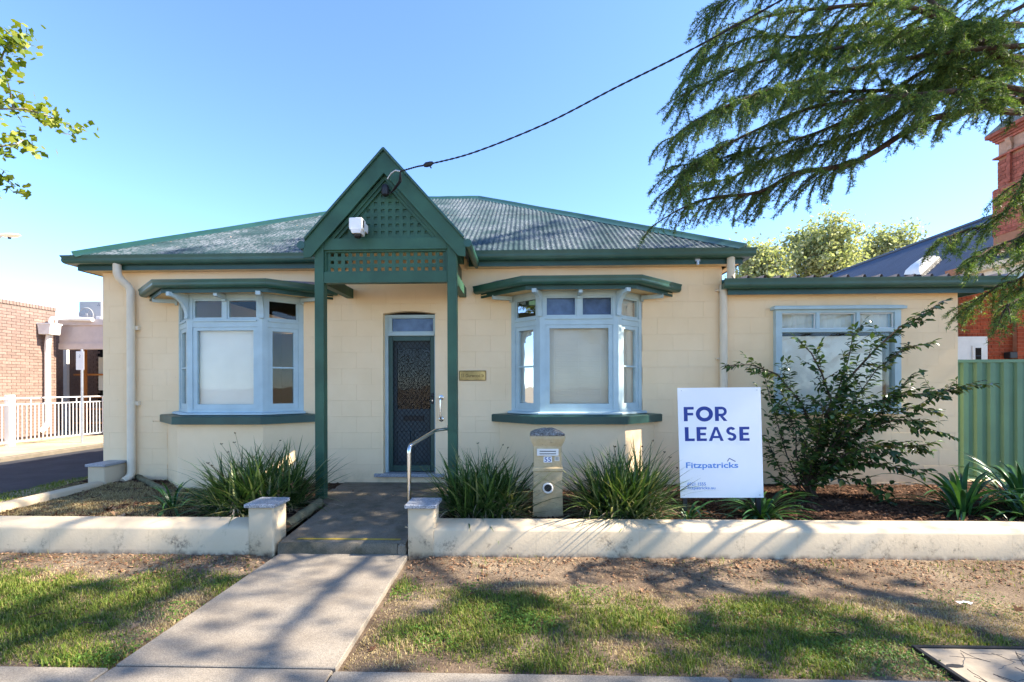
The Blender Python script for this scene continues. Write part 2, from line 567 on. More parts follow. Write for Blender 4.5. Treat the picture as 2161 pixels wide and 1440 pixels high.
def npmesh(name, V, Fc, mat, smooth=False):
    """large meshes from arrays: V (n,3), Fc (m,3) or (m,4)"""
    V = np.asarray(V, dtype=np.float32); Fc = np.asarray(Fc, dtype=np.int32)
    me = bpy.data.meshes.new(name)
    k = Fc.shape[1]
    me.vertices.add(len(V)); me.vertices.foreach_set('co', V.ravel())
    me.loops.add(Fc.size); me.loops.foreach_set('vertex_index', Fc.ravel())
    me.polygons.add(len(Fc))
    me.polygons.foreach_set('loop_start', np.arange(0, Fc.size, k, dtype=np.int32))
    me.update(calc_edges=True)
    me.materials.append(MATS[mat])
    if smooth:
        me.polygons.foreach_set('use_smooth', [True] * len(Fc))
    return me


def npobj(name, V, Fc, mat, parent=None, org=None, smooth=False):
    o0 = ORG[parent.name] if parent is not None else Vector(org if org is not None else (0, 0, 0))
    me = npmesh(name, np.asarray(V) - np.array(o0)[None, :], Fc, mat, smooth)
    return link(bpy.data.objects.new(name, me), parent, o0)


XZ = lambda a, b, h: (a, h, b)          # a polygon drawn in x and z, extruded along y
YZ = lambda a, b, h: (h, a, b)          # a polygon drawn in y and z, extruded along x


def text_mb(txt, height, P, width=None, bold=0.0, spacing=1.0, off=0.0):
    """flat lettering: P maps (u, v, d) to space; height is that of a capital letter"""
    cu = bpy.data.curves.new('lettering', 'FONT')
    cu.body = txt; cu.offset = bold; cu.space_character = spacing
    to = bpy.data.objects.new('lettering', cu)
    col.objects.link(to)
    dg = bpy.context.evaluated_depsgraph_get()
    me = bpy.data.meshes.new_from_object(to.evaluated_get(dg))
    co = np.array([v.co[:] for v in me.vertices])
    fc = [tuple(p.vertices) for p in me.polygons]
    bpy.data.objects.remove(to); bpy.data.curves.remove(cu); bpy.data.meshes.remove(me)
    s = height / .69
    co[:, 0] -= co[:, 0].min()
    sx = s if width is None else width / co[:, 0].max()
    mb = MB()
    mb.v = [tuple(P(x * sx, y * s, off)) for x, y, _ in co]
    mb.f = fc
    return mb


def sweep(mb, prof, path, closed_ends=True):
    """a profile of (outward, z) points carried along a plan path with mitred corners; outward is to the right of travel"""
    n = len(prof); rings = []
    P = [Vector((p[0], p[1])) for p in path]
    for i, p in enumerate(P):
        ns = []
        if i > 0:
            u = (P[i] - P[i - 1]).normalized(); ns.append(Vector((u.y, -u.x)))
        if i < len(P) - 1:
            u = (P[i + 1] - P[i]).normalized(); ns.append(Vector((u.y, -u.x)))
        nn = ns[0] if len(ns) == 1 else (ns[0] + ns[1]) / (1 + ns[0].dot(ns[1]))
        b0 = len(mb.v)
        for d, z in prof:
            q = p + nn * d
            mb.v.append((q.x, q.y, z))
        rings.append(b0)
    for r0, r1 in zip(rings, rings[1:]):
        for i in range(n):
            j = (i + 1) % n
            mb.f.append((r0 + i, r0 + j, r1 + j, r1 + i))
    if closed_ends:
        mb.f.append(tuple(rings[0] + i for i in range(n)))
        mb.f.append(tuple(rings[-1] + i for i in reversed(range(n))))
    return mb


def gutter_profile(z0, z1, w):
    """ogee gutter: flat back, rolled bottom, lip at the top"""
    h = z1 - z0
    pts = [(0, z1), (0, z0)]
    for k in range(7):
        a = -math.pi / 2 + k * math.pi / 12
        pts.append((w * .45 + w * .45 * math.cos(a), z0 + h * .45 + h * .45 * math.sin(a)))
    pts += [(w * .88, z0 + h * .70), (w, z1 - .012), (w, z1), (w - .012, z1), (w - .014, z1 - .02), (w * .80, z0 + h * .6), (.01, z0 + h * .5), (.01, z1)]
    return pts


# ------------------------------------------------------------------ ground, road, paths
YF = 6.85                      # the facade of the house
WALL_Y = 4.43                  # face of the low garden wall
FOOT_Y = 2.64                  # edge of the footpath
B = 400.0
g = MB(); g.quad((-B, -B, -.25), (B, -B, -.25), (B, B, -.25), (-B, B, -.25))
tag(obj('ground', g, 'dry_ground'), kind='structure')


def grid_sheet(name, x0, x1, y0, y1, nx, ny, zf, mat):
    xs, ys = np.linspace(x0, x1, nx), np.linspace(y0, y1, ny)
    X, Y = np.meshgrid(xs, ys)
    V = np.stack([X.ravel(), Y.ravel(), zf(X, Y).ravel()], 1)
    i = np.arange(nx * ny).reshape(ny, nx)
    Fc = np.stack([i[:-1, :-1].ravel(), i[:-1, 1:].ravel(), i[1:, 1:].ravel(), i[1:, :-1].ravel()], 1)
    o = npobj(name, V, Fc, mat, smooth=True)
    return tag(o, kind='structure')


def verge_z(x, y):
    z = .012 * (fbm(x, y, 1.7, 5) - .5) + .018 * (fbm(x, y, 6, 15) - .5) - .012
    onpath = np.exp(-((np.asarray(x) + 1.72) / .72) ** 6)
    return z - .035 * onpath + .012 * np.clip((np.asarray(y) - 3.9) / .5, 0, 1) * (1 - onpath)


grid_sheet('verge', -16, 16, FOOT_Y - .03, WALL_Y + .12, 640, 76, verge_z, 'verge_soil')


def bed_z(x, y):
    x, y = np.asarray(x), np.asarray(y)
    z = .185 + .035 * (fbm(x, y, 1.1, 22) - .5) + .03 * (fbm(x, y, 5, 25) - .5)
    z = z + .06 * np.clip((y - 5.6) / 1.2, 0, 1) * np.clip((-4.0 - x) / 2, 0, 1)
    return z


grid_sheet('garden_bed', -6.5, -2.40, WALL_Y + .14, YF + .3, 150, 95, bed_z, 'bed_soil')
grid_sheet('garden_bed', -.90, 9.5, WALL_Y + .14, YF + .3, 330, 95, bed_z, 'bed_soil')
grid_sheet('side_yard', 5.9, 40, YF + .25, 60, 60, 60, lambda x, y: .19 + 0 * x, 'dry_ground')

# driveway on the left, its kerb and the dirt beyond
s = MB(); s.box(-11.0, -7.45, -2.5, 60, -.2, .055); tag(obj('driveway', s, 'asphalt'), kind='structure')
grid_sheet('drive_strip', -7.5, -6.45, FOOT_Y, 30, 40, 500, lambda x, y: .07 + .03 * (fbm(x, y, 4, 41) - .5), 'dry_ground')
s = MB(); sweep(s, [(0, -.1), (0, .13), (-.02, .15), (-.13, .15), (-.15, .13), (-.15, -.1)], [(-11.0, 60), (-11.0, 2.6)])
tag(obj('kerb', s, 'old_concrete', smooth=True), kind='structure')
grid_sheet('far_verge', -40, -11.1, 2.6, 60, 120, 220, lambda x, y: .115 + .05 * (fbm(x, y, 2, 43) - .5), 'dry_ground')

# footpath slabs
fp = bpy.data.objects.new('footpath', None); link(fp, None, Vector((0, 1.9, 0))); tag(fp, kind='structure')
joints = [-9.6, -7.2, -4.75, -2.37, -1.09, 1.10, 3.30, 5.5, 7.7, 9.9]
for j0, j1 in zip(joints, joints[1:]):
    s = MB(); t = rnd.uniform(-.004, .004)
    s.box(j0 + .006, j1 - .006, 1.15, FOOT_Y - .004 + (.012 if j0 == -2.37 else rnd.uniform(-.02, 0)), -.12, .004 + t, .008)
    obj('slab', s, 'path_concrete', fp)
s = MB(); s.box(-10, 12, -2.6, 1.14, -.2, -.012); tag(obj('nature_strip', s, 'dry_ground'), kind='structure')  # unseen strip, kept pale to bounce light onto the facade
s = MB(); s.box(-30, 30, -13, -2.62, -.2, -.09); tag(obj('road', s, 'asphalt'), kind='structure')
# entry path
s = MB(); s.prism([(-2.36, FOOT_Y + .014), (-1.085, FOOT_Y + .014), (-1.125, WALL_Y + .05), (-2.365, WALL_Y + .05)], -.1, .008, lambda a, b, h: (a, b, h), .006)
tag(obj('entry_path', s, 'path_concrete'), kind='structure')
# step, ramp and porch floor: one old concrete pour
s = MB()
xl, xr = -2.375, -1.135
s.prism([(WALL_Y + .045, -.06), (WALL_Y + .045, .085), (WALL_Y + .05, .108), (WALL_Y + .085, .118), (5.62, .205), (5.62, -.06)], xl + .012, xr - .015, YZ)
ramp_o = tag(obj('ramp', s, 'old_concrete'), kind='structure')
s = MB(); s.box(-2.66, -.80, 5.622, YF + .1, -.05, .202, .01); tag(obj('porch_floor', s, 'old_concrete'), kind='structure')
# worn front of the step (the older, darker nosing) and its broken corner stone
s = MB()
rngx = np.linspace(xl + .005, xr - .09, 26)
for xa, xb in zip(rngx[:-1], rngx[1:]):
    pass
prof = [(0.0, -.05), (.022, -.05), (.026, .03), (.024, .085), (.012, .109), (0.0, .111)]
path = [(x, WALL_Y + .046 + .006 * math.sin(x * 17) + .004 * math.sin(x * 41)) for x in rngx]
sweep(s, prof, path)
obj('nosing', s, 'step_concrete', ramp_o, smooth=True)
s = MB(); s.prism([(-1.222, .0), (-1.14, .0), (-1.137, .06), (-1.15, .098), (-1.19, .11), (-1.218, .092), (-1.226, .05)], WALL_Y + .01, WALL_Y + .2, XZ, .012)
obj('corner_stone', s, 'old_concrete', ramp_o)
# painted yellow edge
def ramp_z(y):
    return .118 + (y - (WALL_Y + .085)) * (.205 - .118) / (5.62 - WALL_Y - .085)
s = MB()
y0, y1 = WALL_Y + .095, WALL_Y + .128
s.quad((xl + .14, y0, ramp_z(y0) + .003), (xr - .085, y0, ramp_z(y0) + .003), (xr - .08, y1, ramp_z(y1) + .003), (xl + .16, y1, ramp_z(y1) + .003))
obj('edge_stripe', s, 'yellow_paint', ramp_o)

# ------------------------------------------------------------------ low garden walls with pillars
W_PROF = [(.0, -.08), (.0, .235), (-.012, .252), (-.035, .266), (-.10, .284), (-.19, .300), (-.215, .300), (-.225, .285), (-.225, -.08)]


def wall_run(name, label, x0, x1, n):
    t = thing(name, (x0, WALL_Y, 0), label, 'wall')
    xs = [x0 + (x1 - x0) * i / n for i in range(n + 1)]
    for a, b_ in zip(xs, xs[1:]):
        s = MB(); sweep(s, [(d + rnd.uniform(-.0012, .0012) * 0, z) for d, z in W_PROF], [(a + .0005, WALL_Y), (b_ - .0005, WALL_Y)])
        obj('wall_block', s, 'wall_render', t, smooth=True)
    s = MB(); s.box(x0 + .01, x1 - .01, WALL_Y + .012, WALL_Y + .21, -.05, .22)
    obj('core', s, 'wall_render', t)
    return t


def pillar(parent, x0, x1, y0, y1, zt, cap_over=.025):
    s = MB(); s.box(x0, x1, y0, y1, -.05, zt, .012); p = obj('pillar', s, 'wall_render', parent, smooth=True)
    s = MB(); s.box(x0 - cap_over, x1 + cap_over, y0 - cap_over - .005, y1 + cap_over, zt, zt + .035, .006)
    obj('pillar_cap', s, 'granite', p)


lw = wall_run('garden_wall', 'low cream rendered garden wall with granite capped pillar by the driveway side lawn', -6.55, -2.642, 8)
pillar(lw, -2.648, -2.402, WALL_Y - .004, WALL_Y + .245, .455)
rw = wall_run('garden_wall', 'long low cream rendered garden wall below the for lease sign', -.872, 9.2, 21)
pillar(rw, -1.118, -.868, WALL_Y - .004, WALL_Y + .245, .455)
sw = thing('garden_wall', (-6.1, 5.5, 0), 'low cream side wall running along the driveway to the house corner', 'wall')
for i in range(5):
    a, b_ = 6.465 - i * .43, 6.465 - (i + 1) * .43
    s = MB(); sweep(s, [(-.10 + d * .9, z) for d, z in ((.10, -.1), (.10, .24), (.085, .265), (.03, .283), (-.03, .283), (-.085, .265), (-.10, .24), (-.10, -.1))],
                    [(-6.11, a - .001), (-6.11, b_ + .001)])
    obj('wall_block', s, 'wall_render', sw, smooth=True)
pillar(sw, bp(184, 1000, 6.47).x, bp(221, 1000, 6.47).x, 6.47, 6.845, .485, .018)

# timber edging logs in the left bed
def log(p0, p1, r, label):
    p0, p1 = Vector(p0), Vector(p1)
    s = MB(); n = 9
    s.tube([p0.lerp(p1, i / n) + Vector((0, 0, .006 * math.sin(i * 2.1))) for i in range(n + 1)], [r * (1 + .06 * math.sin(i * 1.7)) for i in range(n + 1)], 14)
    tag(obj('edging_log', s, 'log_wood', smooth=True, org=p0), label, 'log')
log((-2.47, 4.80, .165), (-2.44, 5.52, .23), .055, 'short weathered timber log edging the bed beside the ramp')
log(gp(286, 1004, .27), gp(356, 1040, .21), .04, 'grey timber log laid at an angle below the window bay near the downpipe')

# ------------------------------------------------------------------ the house
house = thing('cottage', (-1.7, YF, .2), 'single storey cream block cottage with green roof and two blue bay windows', 'house')
XL, XM, XR = -6.28, 2.80, 6.07
BAY = {'left': -4.195, 'right': .722}
holes = []
for cx in BAY.values():
    holes += [(cx - .935, cx + .935, 1.09, 2.90), (cx - 1.10, cx + 1.10, .0, 1.10)]
holes += [(-2.086, -1.322, .0, 2.705), (3.545, 5.205, 1.235, 2.68)]


def cut(r, hs):
    x0, x1, z0, z1 = r
    for i, (a, b_, c, d) in enumerate(hs):
        if a < x1 and b_ > x0 and c < z1 and d > z0:
            out = []
            if z0 < c:
                out += cut((x0, x1, z0, c), hs[i + 1:])
            if z1 > d:
                out += cut((x0, x1, d, z1), hs[i + 1:])
            zz0, zz1 = max(z0, c), min(z1, d)
            if x0 < a:
                out += cut((x0, a, zz0, zz1), hs[i + 1:])
            if x1 > b_:
                out += cut((b_, x1, zz0, zz1), hs[i + 1:])
            return out
    return [r]


s = MB()
for (x0, x1, z0, z1) in cut((XL + .02, XM, -.1, 3.40), holes) + cut((XM, XR - .02, -.1, 2.93), holes):
    s.box(x0, x1, YF + .018, YF + .27, z0, z1)
front = obj('front_wall', s, 'cream_paint', house)
blocks = []
ZJ, PITCH, BL = 2.803, .2345, .436
for n in range(-3, 14):
    z1 = ZJ - n * PITCH; z0 = z1 - PITCH
    z0, z1 = max(z0, .0), min(z1, 3.30)
    if z1 - z0 < .02:
        continue
    x = XL - (.0 if n % 2 else .5) * BL - .12
    while x < XR:
        xa, xb = max(x, XL), min(x + BL, XR)
        x += BL
        if xb - xa < .03:
            continue
        zt = z1
        if xa >= XM - .1:
            zt = min(z1, 2.90)
        elif xb > XM and z1 > 2.9:
            xb = XM
        if zt - z0 < .02:
            continue
        blocks += [q for q in cut((xa, xb, z0, zt), holes) if q[1] - q[0] > .02 and q[3] - q[2] > .02]
blocks.sort(key=lambda q: -(q[1] - q[0]) * (q[3] - q[2]))
cache = {}


def block_mesh(w, h, mat='cream_paint', t=.02, gap=.0004, ch=.0010, key='b'):
    k = (key, round(w, 3), round(h, 3))
    if k not in cache:
        a, c = w / 2 - gap, h / 2 - gap
        mb = MB()
        mb.prism([(-a, -c), (a, -c), (a, c), (-a, c)], t, ch, XZ)
        mb2 = MB(); n0 = len(mb.v)
        mb.v += [(-a + ch, 0, -c + ch), (a - ch, 0, -c + ch), (a - ch, 0, c - ch), (-a + ch, 0, c - ch)]
        mb.f = [f for f in mb.f if set(f) != {4, 5, 6, 7}]
        for i in range(4):
            j = (i + 1) % 4
            mb.f.append((4 + i, 4 + j, n0 + j, n0 + i))
        mb.f.append((n0, n0 + 1, n0 + 2, n0 + 3))
        cache[k] = mesh('block', mb.v, mb.f, mat)
    return cache[k]


for (x0, x1, z0, z1) in blocks[:300]:
    inst('block', block_mesh(x1 - x0, z1 - z0), front, ((x0 + x1) / 2, YF + rnd.uniform(-.0006, .0006), (z0 + z1) / 2))
if len(blocks) > 300:
    s = MB()
    for (x0, x1, z0, z1) in blocks[300:]:
        s.box(x0 + .0005, x1 - .0005, YF, YF + .02, z0 + .0005, z1 - .0005)
    tag(obj('block_offcuts', s, 'cream_paint', front), kind='stuff')
# the other walls, ceiling and floor close the rooms
s = MB()
s.box(XL, XL + .25, YF + .021, 15.0, -.1, 3.40)
obj('side_wall', s, 'cream_paint', house)
s = MB(); s.box(XR - .25, XR, YF + .021, 12.0, -.1, 2.90); obj('side_wall', s, 'cream_paint', house)
s = MB(); s.box(XL + .26, XR - .26, 11.5, 11.7, -.1, 2.9); obj('back_wall', s, 'cream_paint', house)
s = MB(); s.box(XL + .26, XM, YF + .28, 14.5, 3.30, 3.38); s.box(XM + .01, XR - .26, YF + .28, 12, 2.84, 2.90); obj('ceiling', s, 'dark_room', house)
s = MB(); s.box(XL + .26, XR - .26, YF + .28, 11.4, .2, .3); obj('floor', s, 'dark_room', house)

# --- main roof: corrugated sheets on four hipped slopes
EX0, EX1, EY, EZ = -6.54, 3.05, 6.62, 3.475
RD, RISE = 4.12, 2.375
TANP = RISE / RD
roof = bpy.data.objects.new('roof', None); link(roof, house, ORG[house.name])


def corr(u):
    return .0095 * math.cos(2 * math.pi * u / .076)


def roof_sheets(P, length, dtop, lap, name='roof_sheet', fine=6):
    """sheets .76 m wide up one slope; P(u, run, lift) to space, dtop(u) = run available at u"""
    w = .76; u = 0.0; out = []
    while u < length - .01:
        u1 = min(u + w, length)
        n = max(2, int((u1 - u) / .076 * fine) + 1)
        us = [u + (u1 - u) * i / n for i in range(n + 1)]
        for (a, b_, lift) in ((0, lap, .0), (lap - .06, 99, .006)):
            mb = MB(); k = 0
            for uu in us:
                t = min(dtop(uu), b_)
                ok = t > a + .002
                lo, hi = (a, t) if ok else (a, a + .001)
                if not ok and dtop(uu) < a - .05:
                    lo = hi = None
                mb.v += [P(uu, lo if lo is not None else a, lift + corr(uu)), P(uu, hi if hi is not None else a, lift + corr(uu))]
            for i in range(n):
                if min(dtop(us[i]), dtop(us[i + 1])) > a:
                    mb.f.append((2 * i, 2 * i + 2, 2 * i + 3, 2 * i + 1))
            if mb.f:
                obj(name, mb, 'old_roof_iron', roof, smooth=False).data.polygons.foreach_set('use_smooth', [True] * len(mb.f))
        u = u1


L = EX1 - EX0
dcut = lambda u: min(RD, u, L - u)
roof_sheets(lambda u, r, l: (EX0 + u, EY - .03 + r, EZ + .015 + r * TANP + l), L, dcut, 2.35)
dside = lambda u: min(RD, u, 2 * RD + .01 - u)
roof_sheets(lambda u, r, l: (EX1 - r, EY + u, EZ + .015 + r * TANP + l), 2 * RD, dside, 2.35, fine=4)
roof_sheets(lambda u, r, l: (EX0 + r, EY + 2 * RD - u, EZ + .015 + r * TANP + l), 2 * RD, dside, 2.35, fine=4)
s = MB(); s.poly([(EX0, EY + 2 * RD, EZ), (EX1, EY + 2 * RD, EZ), (EX1 - RD, EY + RD, EZ + RISE), (EX0 + RD, EY + RD, EZ + RISE)])
obj('rear_slope', s, 'old_roof_iron', roof)


def cap_strip(p0, p1, name='hip_cap', w=.17, drop=.10, mat='gutter_green'):
    p0, p1 = Vector(p0), Vector(p1)
    t = (p1 - p0).normalized(); side = t.cross(Vector((0, 0, 1))).normalized(); up = side.cross(t)
    prof = [(-w, -drop), (-.05, -.012), (-.03, .018), (0, .032), (.03, .018), (.05, -.012), (w, -drop), (w, -drop - .012), (.04, -.03), (0, .0), (-.04, -.03), (-w, -drop - .012)]
    mb = MB(); k = 6
    for i in range(k + 1):
        p = p0.lerp(p1, i / k) + up * (.004 * (i % 2))
        for a, c in prof:
            mb.v.append(tuple(p + side * a + up * c))
    n = len(prof)
    for i in range(k):
        for j in range(n):
            q = (j + 1) % n
            mb.f.append((i * n + j, i * n + q, (i + 1) * n + q, (i + 1) * n + j))
    mb.f.append(tuple(range(n))); mb.f.append(tuple(k * n + j for j in reversed(range(n))))
    return obj(name, mb, mat, roof, smooth=True)


A_ = (EX0 + RD, EY + RD, EZ + RISE + .045); B_ = (EX1 - RD, EY + RD, EZ + RISE + .045)
cap_strip(A_, B_, 'ridge_cap', .18, .12, 'dark_green_paint')
cap_strip((EX1 - .02, EY - .0, EZ + .05), B_, 'hip_cap', .17, .07, 'dark_green_paint')
cap_strip((EX0 + .02, EY - .0, EZ + .05), A_, 'hip_cap', .17, .07, 'dark_green_paint')

# --- gutters, fascias, soffit of the main roof (the porch roof interrupts nothing: it sits in front)
for run in ([(EX0, 11.0), (EX0, EY + .06), (-2.70, EY + .06)], [(-.77, EY + .06), (EX1, EY + .06), (EX1, 10.0)]):
    s = MB(); sweep(s, gutter_profile(3.365, 3.487, .115), run); obj('gutter', s, 'gutter_green', house, smooth=True)
for run in ([(EX0 + .05, 11.0), (EX0 + .05, EY + .09), (-2.66, EY + .09)], [(-.81, EY + .09), (EX1 - .05, EY + .09), (EX1 - .05, 10.0)]):
    s = MB(); sweep(s, [(0, 3.295), (.018, 3.295), (.018, 3.47), (0, 3.47)], run); obj('fascia', s, 'dark_green_paint', house)
s = MB(); s.box(EX0 + .06, -2.63, EY + .10, YF + .015, 3.302, 3.314); s.box(-.84, EX1 - .06, EY + .10, YF + .015, 3.302, 3.314); s.box(EX0 + .06, XL + .02, YF + .016, 11, 3.302, 3.314); s.box(XM + .1, EX1 - .06, YF + .016, 10, 3.302, 3.314)
obj('soffit', s, 'soffit_cream', house)
s = MB(); s.box(2.36, 2.43, EY + .06, EY + .075, 3.33, 3.41); s.tube([(2.39, EY + .05, 3.33), (2.39, EY + .05, 3.28)], .02)
obj('junction_box', s, 'galvanised', house)

# --- extension roof: deck pans with upturned ribs, gutter, fascia
XE0, XE1 = 2.72, 6.50
s = MB(); sweep(s, gutter_profile(2.935, 3.065, .115), [(XE0, EY + .06), (XE1, EY + .06), (XE1, 12.0)]); obj('gutter', s, 'gutter_green', house, smooth=True)
s = MB(); sweep(s, [(0, 2.865), (.018, 2.865), (.018, 3.04), (0, 3.04)], [(XM + .02, EY + .10), (XR + .2, EY + .10), (XR + .2, 12)]); obj('fascia', s, 'dark_green_paint', house)
s = MB(); s.box(XM + .02, XR + .19, EY + .11, YF + .017, 2.905, 2.915); obj('soffit', s, 'soffit_cream', house)
ext_roof = bpy.data.objects.new('extension_roof', None); link(ext_roof, house, ORG[house.name])
x = XM + .02
while x < XE1 - .05:
    x1 = min(x + .222, XE1)
    mb = MB()
    pr = [(x, .045), (x + .012, .045), (x + .03, 0), (x1 - .03, 0), (x1 - .012, .045), (x1 - .001, .045)]
    for (y, zb) in ((EY - .05, 3.055), (12.0, 3.055 + .03 * 5.4)):
        for a, h in pr:
            mb.v.append((a, y, zb + h))
    for i in range(5):
        mb.f.append((i, i + 1, 6 + i + 1, 6 + i))
    k = len(mb.v)          # turned-up end tab of each pan
    mb.v += [(x + .03, EY - .05, 3.055), (x1 - .03, EY - .05, 3.055), (x1 - .012, EY - .06, 3.055 + .05), (x + .10, EY - .06, 3.055 + .018)]
    mb.f.append((k, k + 1, k + 2, k + 3))
    obj('roof_pan', mb, 'zinc_pan', ext_roof)
    x = x1

# --- downpipes
def bend(pts, r=.06, n=5):
    out = [Vector(pts[0])]
    for a, b_, c in zip(pts, pts[1:], pts[2:]):
        a, b_, c = Vector(a), Vector(b_), Vector(c)
        p, q = b_ + (a - b_).normalized() * r, b_ + (c - b_).normalized() * r
        for i in range(n + 1):
            t = i / n
            out.append(p.lerp(b_, t).lerp(b_.lerp(q, t), t))
    out.append(Vector(pts[-1]))
    return out


dpx = bp(264, 600, YF - .1).x
s = MB(); s.tube(bend([(dpx - .03, EY + .03, 3.40), (dpx - .03, EY + .03, 3.20), (dpx + .06, YF - .07, 3.04), (dpx + .06, YF - .07, .30), (dpx + .03, YF - .18, .24)], .07), .052, 16)
dp = obj('downpipe', s, 'cream_metal', house, smooth=True)
for z in (2.47, 1.36):
    s = MB(); s.lathe([(.058, -.02), (.058, .02)], (dpx + .06, YF - .07, z), 16); s.box(dpx + .10, dpx + .15, YF - .06, YF - .002, z - .03, z + .03); obj('pipe_bracket', s, 'cream_metal', dp)
dpx = 2.79
s = MB(); s.tube([(dpx + .05, EY + .035, 3.40), (dpx + .05, EY + .035, 3.0)], .052, 16); s.tube([(dpx, YF - .065, 3.02), (dpx, YF - .065, .2)], .052, 16)
dp = obj('downpipe', s, 'cream_metal', house, smooth=True)
for z in (1.98, 2.95):
    s = MB(); s.lathe([(.056, -.012), (.056, .012)], (dpx, YF - .065, z), 16); s.box(dpx - .09, dpx - .05, YF - .06, YF - .002, z - .012, z + .012); obj('pipe_bracket', s, 'cream_metal', dp)

# ------------------------------------------------------------------ bay windows
def venetian(parent, P, u0, u1, z0, z1, d):
    mb = MB(); z = z1
    while z > z0:
        mb.frame_box(lambda u, dd, zz: P(u, dd + (zz - z) * .9, zz), u0, u1, d, d + .0012, z - .022, z - .0025)
        z -= .0235
    for u in (u0 + .09, (u0 + u1) / 2, u1 - .12):
        mb.frame_box(P, u - .0015, u + .0015, d + .004, d + .006, z0, z1)
    return obj('blind', mb, 'blind_white', parent)


def flat_panel(parent, name, P, u0, u1, z0, z1, d, mat):
    mb = MB(); mb.frame_box(P, u0, u1, d - .004, d, z0, z1); return obj(name, mb, mat, parent)


def window_unit(bay, P, W, kind, fill, top_fill):
    """one face of a bay: posts, head, transom bar, top lights, lower sash with its glass and what hangs behind"""
    ZB, ZT = 1.245, 2.884
    fr = MB(); pw = .072
    tb0, tb1 = (2.435, 2.548)
    for (u0, u1, z0, z1, d0, d1) in ((0, pw, ZB, ZT, -.08, .0), (W - pw, W, ZB, ZT, -.08, .0)):
        fr.frame_box(P, u0, u1, d0, d1, z0, z1)
    fr.frame_box(P, pw, W - pw, -.08, -.002, 2.825, ZT)
    fr.frame_box(P, pw, W - pw, -.08, -.003, tb0, tb1)
    fr.frame_box(P, pw, W - pw, -.08, -.003, ZB, 1.285)
    fr.frame_box(P, pw + .004, W - pw - .004, -.003, .014, tb0 + .075, tb0 + .095)     # drip moulding
    lights = [(pw, W - pw)]
    if kind == 'front':
        fr.frame_box(P, W / 2 - .03, W / 2 + .03, -.08, -.003, tb1, 2.825)
        lights = [(pw, W / 2 - .03), (W / 2 + .03, W - pw)]
    f = obj('frame', fr, 'blue_paint', bay)
    for (a, b_) in lights:
        sa = MB(); e = .022
        sa.frame_box(P, a + .001, a + e, -.05, -.015, tb1 + .001, 2.824); sa.frame_box(P, b_ - e, b_ - .001, -.05, -.015, tb1 + .001, 2.824)
        sa.frame_box(P, a + e, b_ - e, -.05, -.015, tb1 + .001, tb1 + e); sa.frame_box(P, a + e, b_ - e, -.05, -.015, 2.824 - e, 2.824)
        obj('top_sash', sa, 'blue_paint', bay)
        flat_panel(bay, 'pane', P, a + e, b_ - e, tb1 + e, 2.824 - e, -.032, 'glass')
        if top_fill:
            flat_panel(bay, 'pane_backing', P, a + .002, b_ - .002, tb1 + .002, 2.823, -.10, top_fill)  # sheet added behind the top light; the blue one paints in reflected sky
    sa = MB(); a, b_, z0, z1 = pw + .001, W - pw - .001, 1.286, tb0 - .001
    m_ = .058 if kind == 'front' else .062
    for q in ((a, a + m_, z0, z1), (b_ - m_, b_, z0, z1), (a + m_, b_ - m_, z0, z0 + m_ + .012), (a + m_, b_ - m_, z1 - m_ + .01, z1)):
        sa.frame_box(P, q[0], q[1], -.06, -.012, q[2], q[3])
    zl, zh = z0 + m_ + .012, z1 - m_ + .01
    if kind == 'side':
        sa.frame_box(P, a + m_, b_ - m_, -.056, -.016, (zl + zh) / 2 - .011, (zl + zh) / 2 + .011)
    obj('sash', sa, 'blue_paint', bay)
    zs = [(zl, zh)] if kind == 'front' else [(zl, (zl + zh) / 2 - .011), ((zl + zh) / 2 + .011, zh)]
    for (p, q) in zs:
        flat_panel(bay, 'pane', P, a + m_, b_ - m_, p, q, -.036, 'glass')
    if fill == 'venetian':
        venetian(bay, P, a + m_ - .02, b_ - m_ + .02, zl - .01, zh + .01, -.10)
        flat_panel(bay, 'curtain', P, a - .01, b_ + .01, zl - .05, zh + .03, -.14, 'blind_white')
    elif fill:
        flat_panel(bay, 'blind', P, a + m_ - .03 + (.018 if fill == 'blind_white' else 0), b_ - m_ + .03, zl - .01, zh + .02, -.085, fill)


def bracket(parent, p, dirv, reach, z0=2.55, z1=2.882, t=.058, sub='bracket'):
    """curved timber bracket springing from the frame to the soffit"""
    p = Vector((p[0], p[1], 0)); d = Vector((dirv[0], dirv[1], 0)).normalized(); n = Vector((-d.y, d.x, 0))
    h = z1 - z0; pr = [(0, z0), (.028, z0), (.03, z0 + .025)]
    for i in range(11):
        a = i / 10 * math.pi / 2
        pr.append((.022 + (reach - .05) * (1 - math.cos(a)), z0 + .03 + (h - .085) * math.sin(a)))
    pr += [(reach, z1 - .05), (reach, z1), (0, z1)]
    mb = MB(); mb.prism(pr, -t / 2, t / 2, lambda a, b_, hh: tuple(p + d * a + n * hh + Vector((0, 0, b_))))
    mb2 = obj(sub, mb, 'blue_paint', parent)
    return mb2


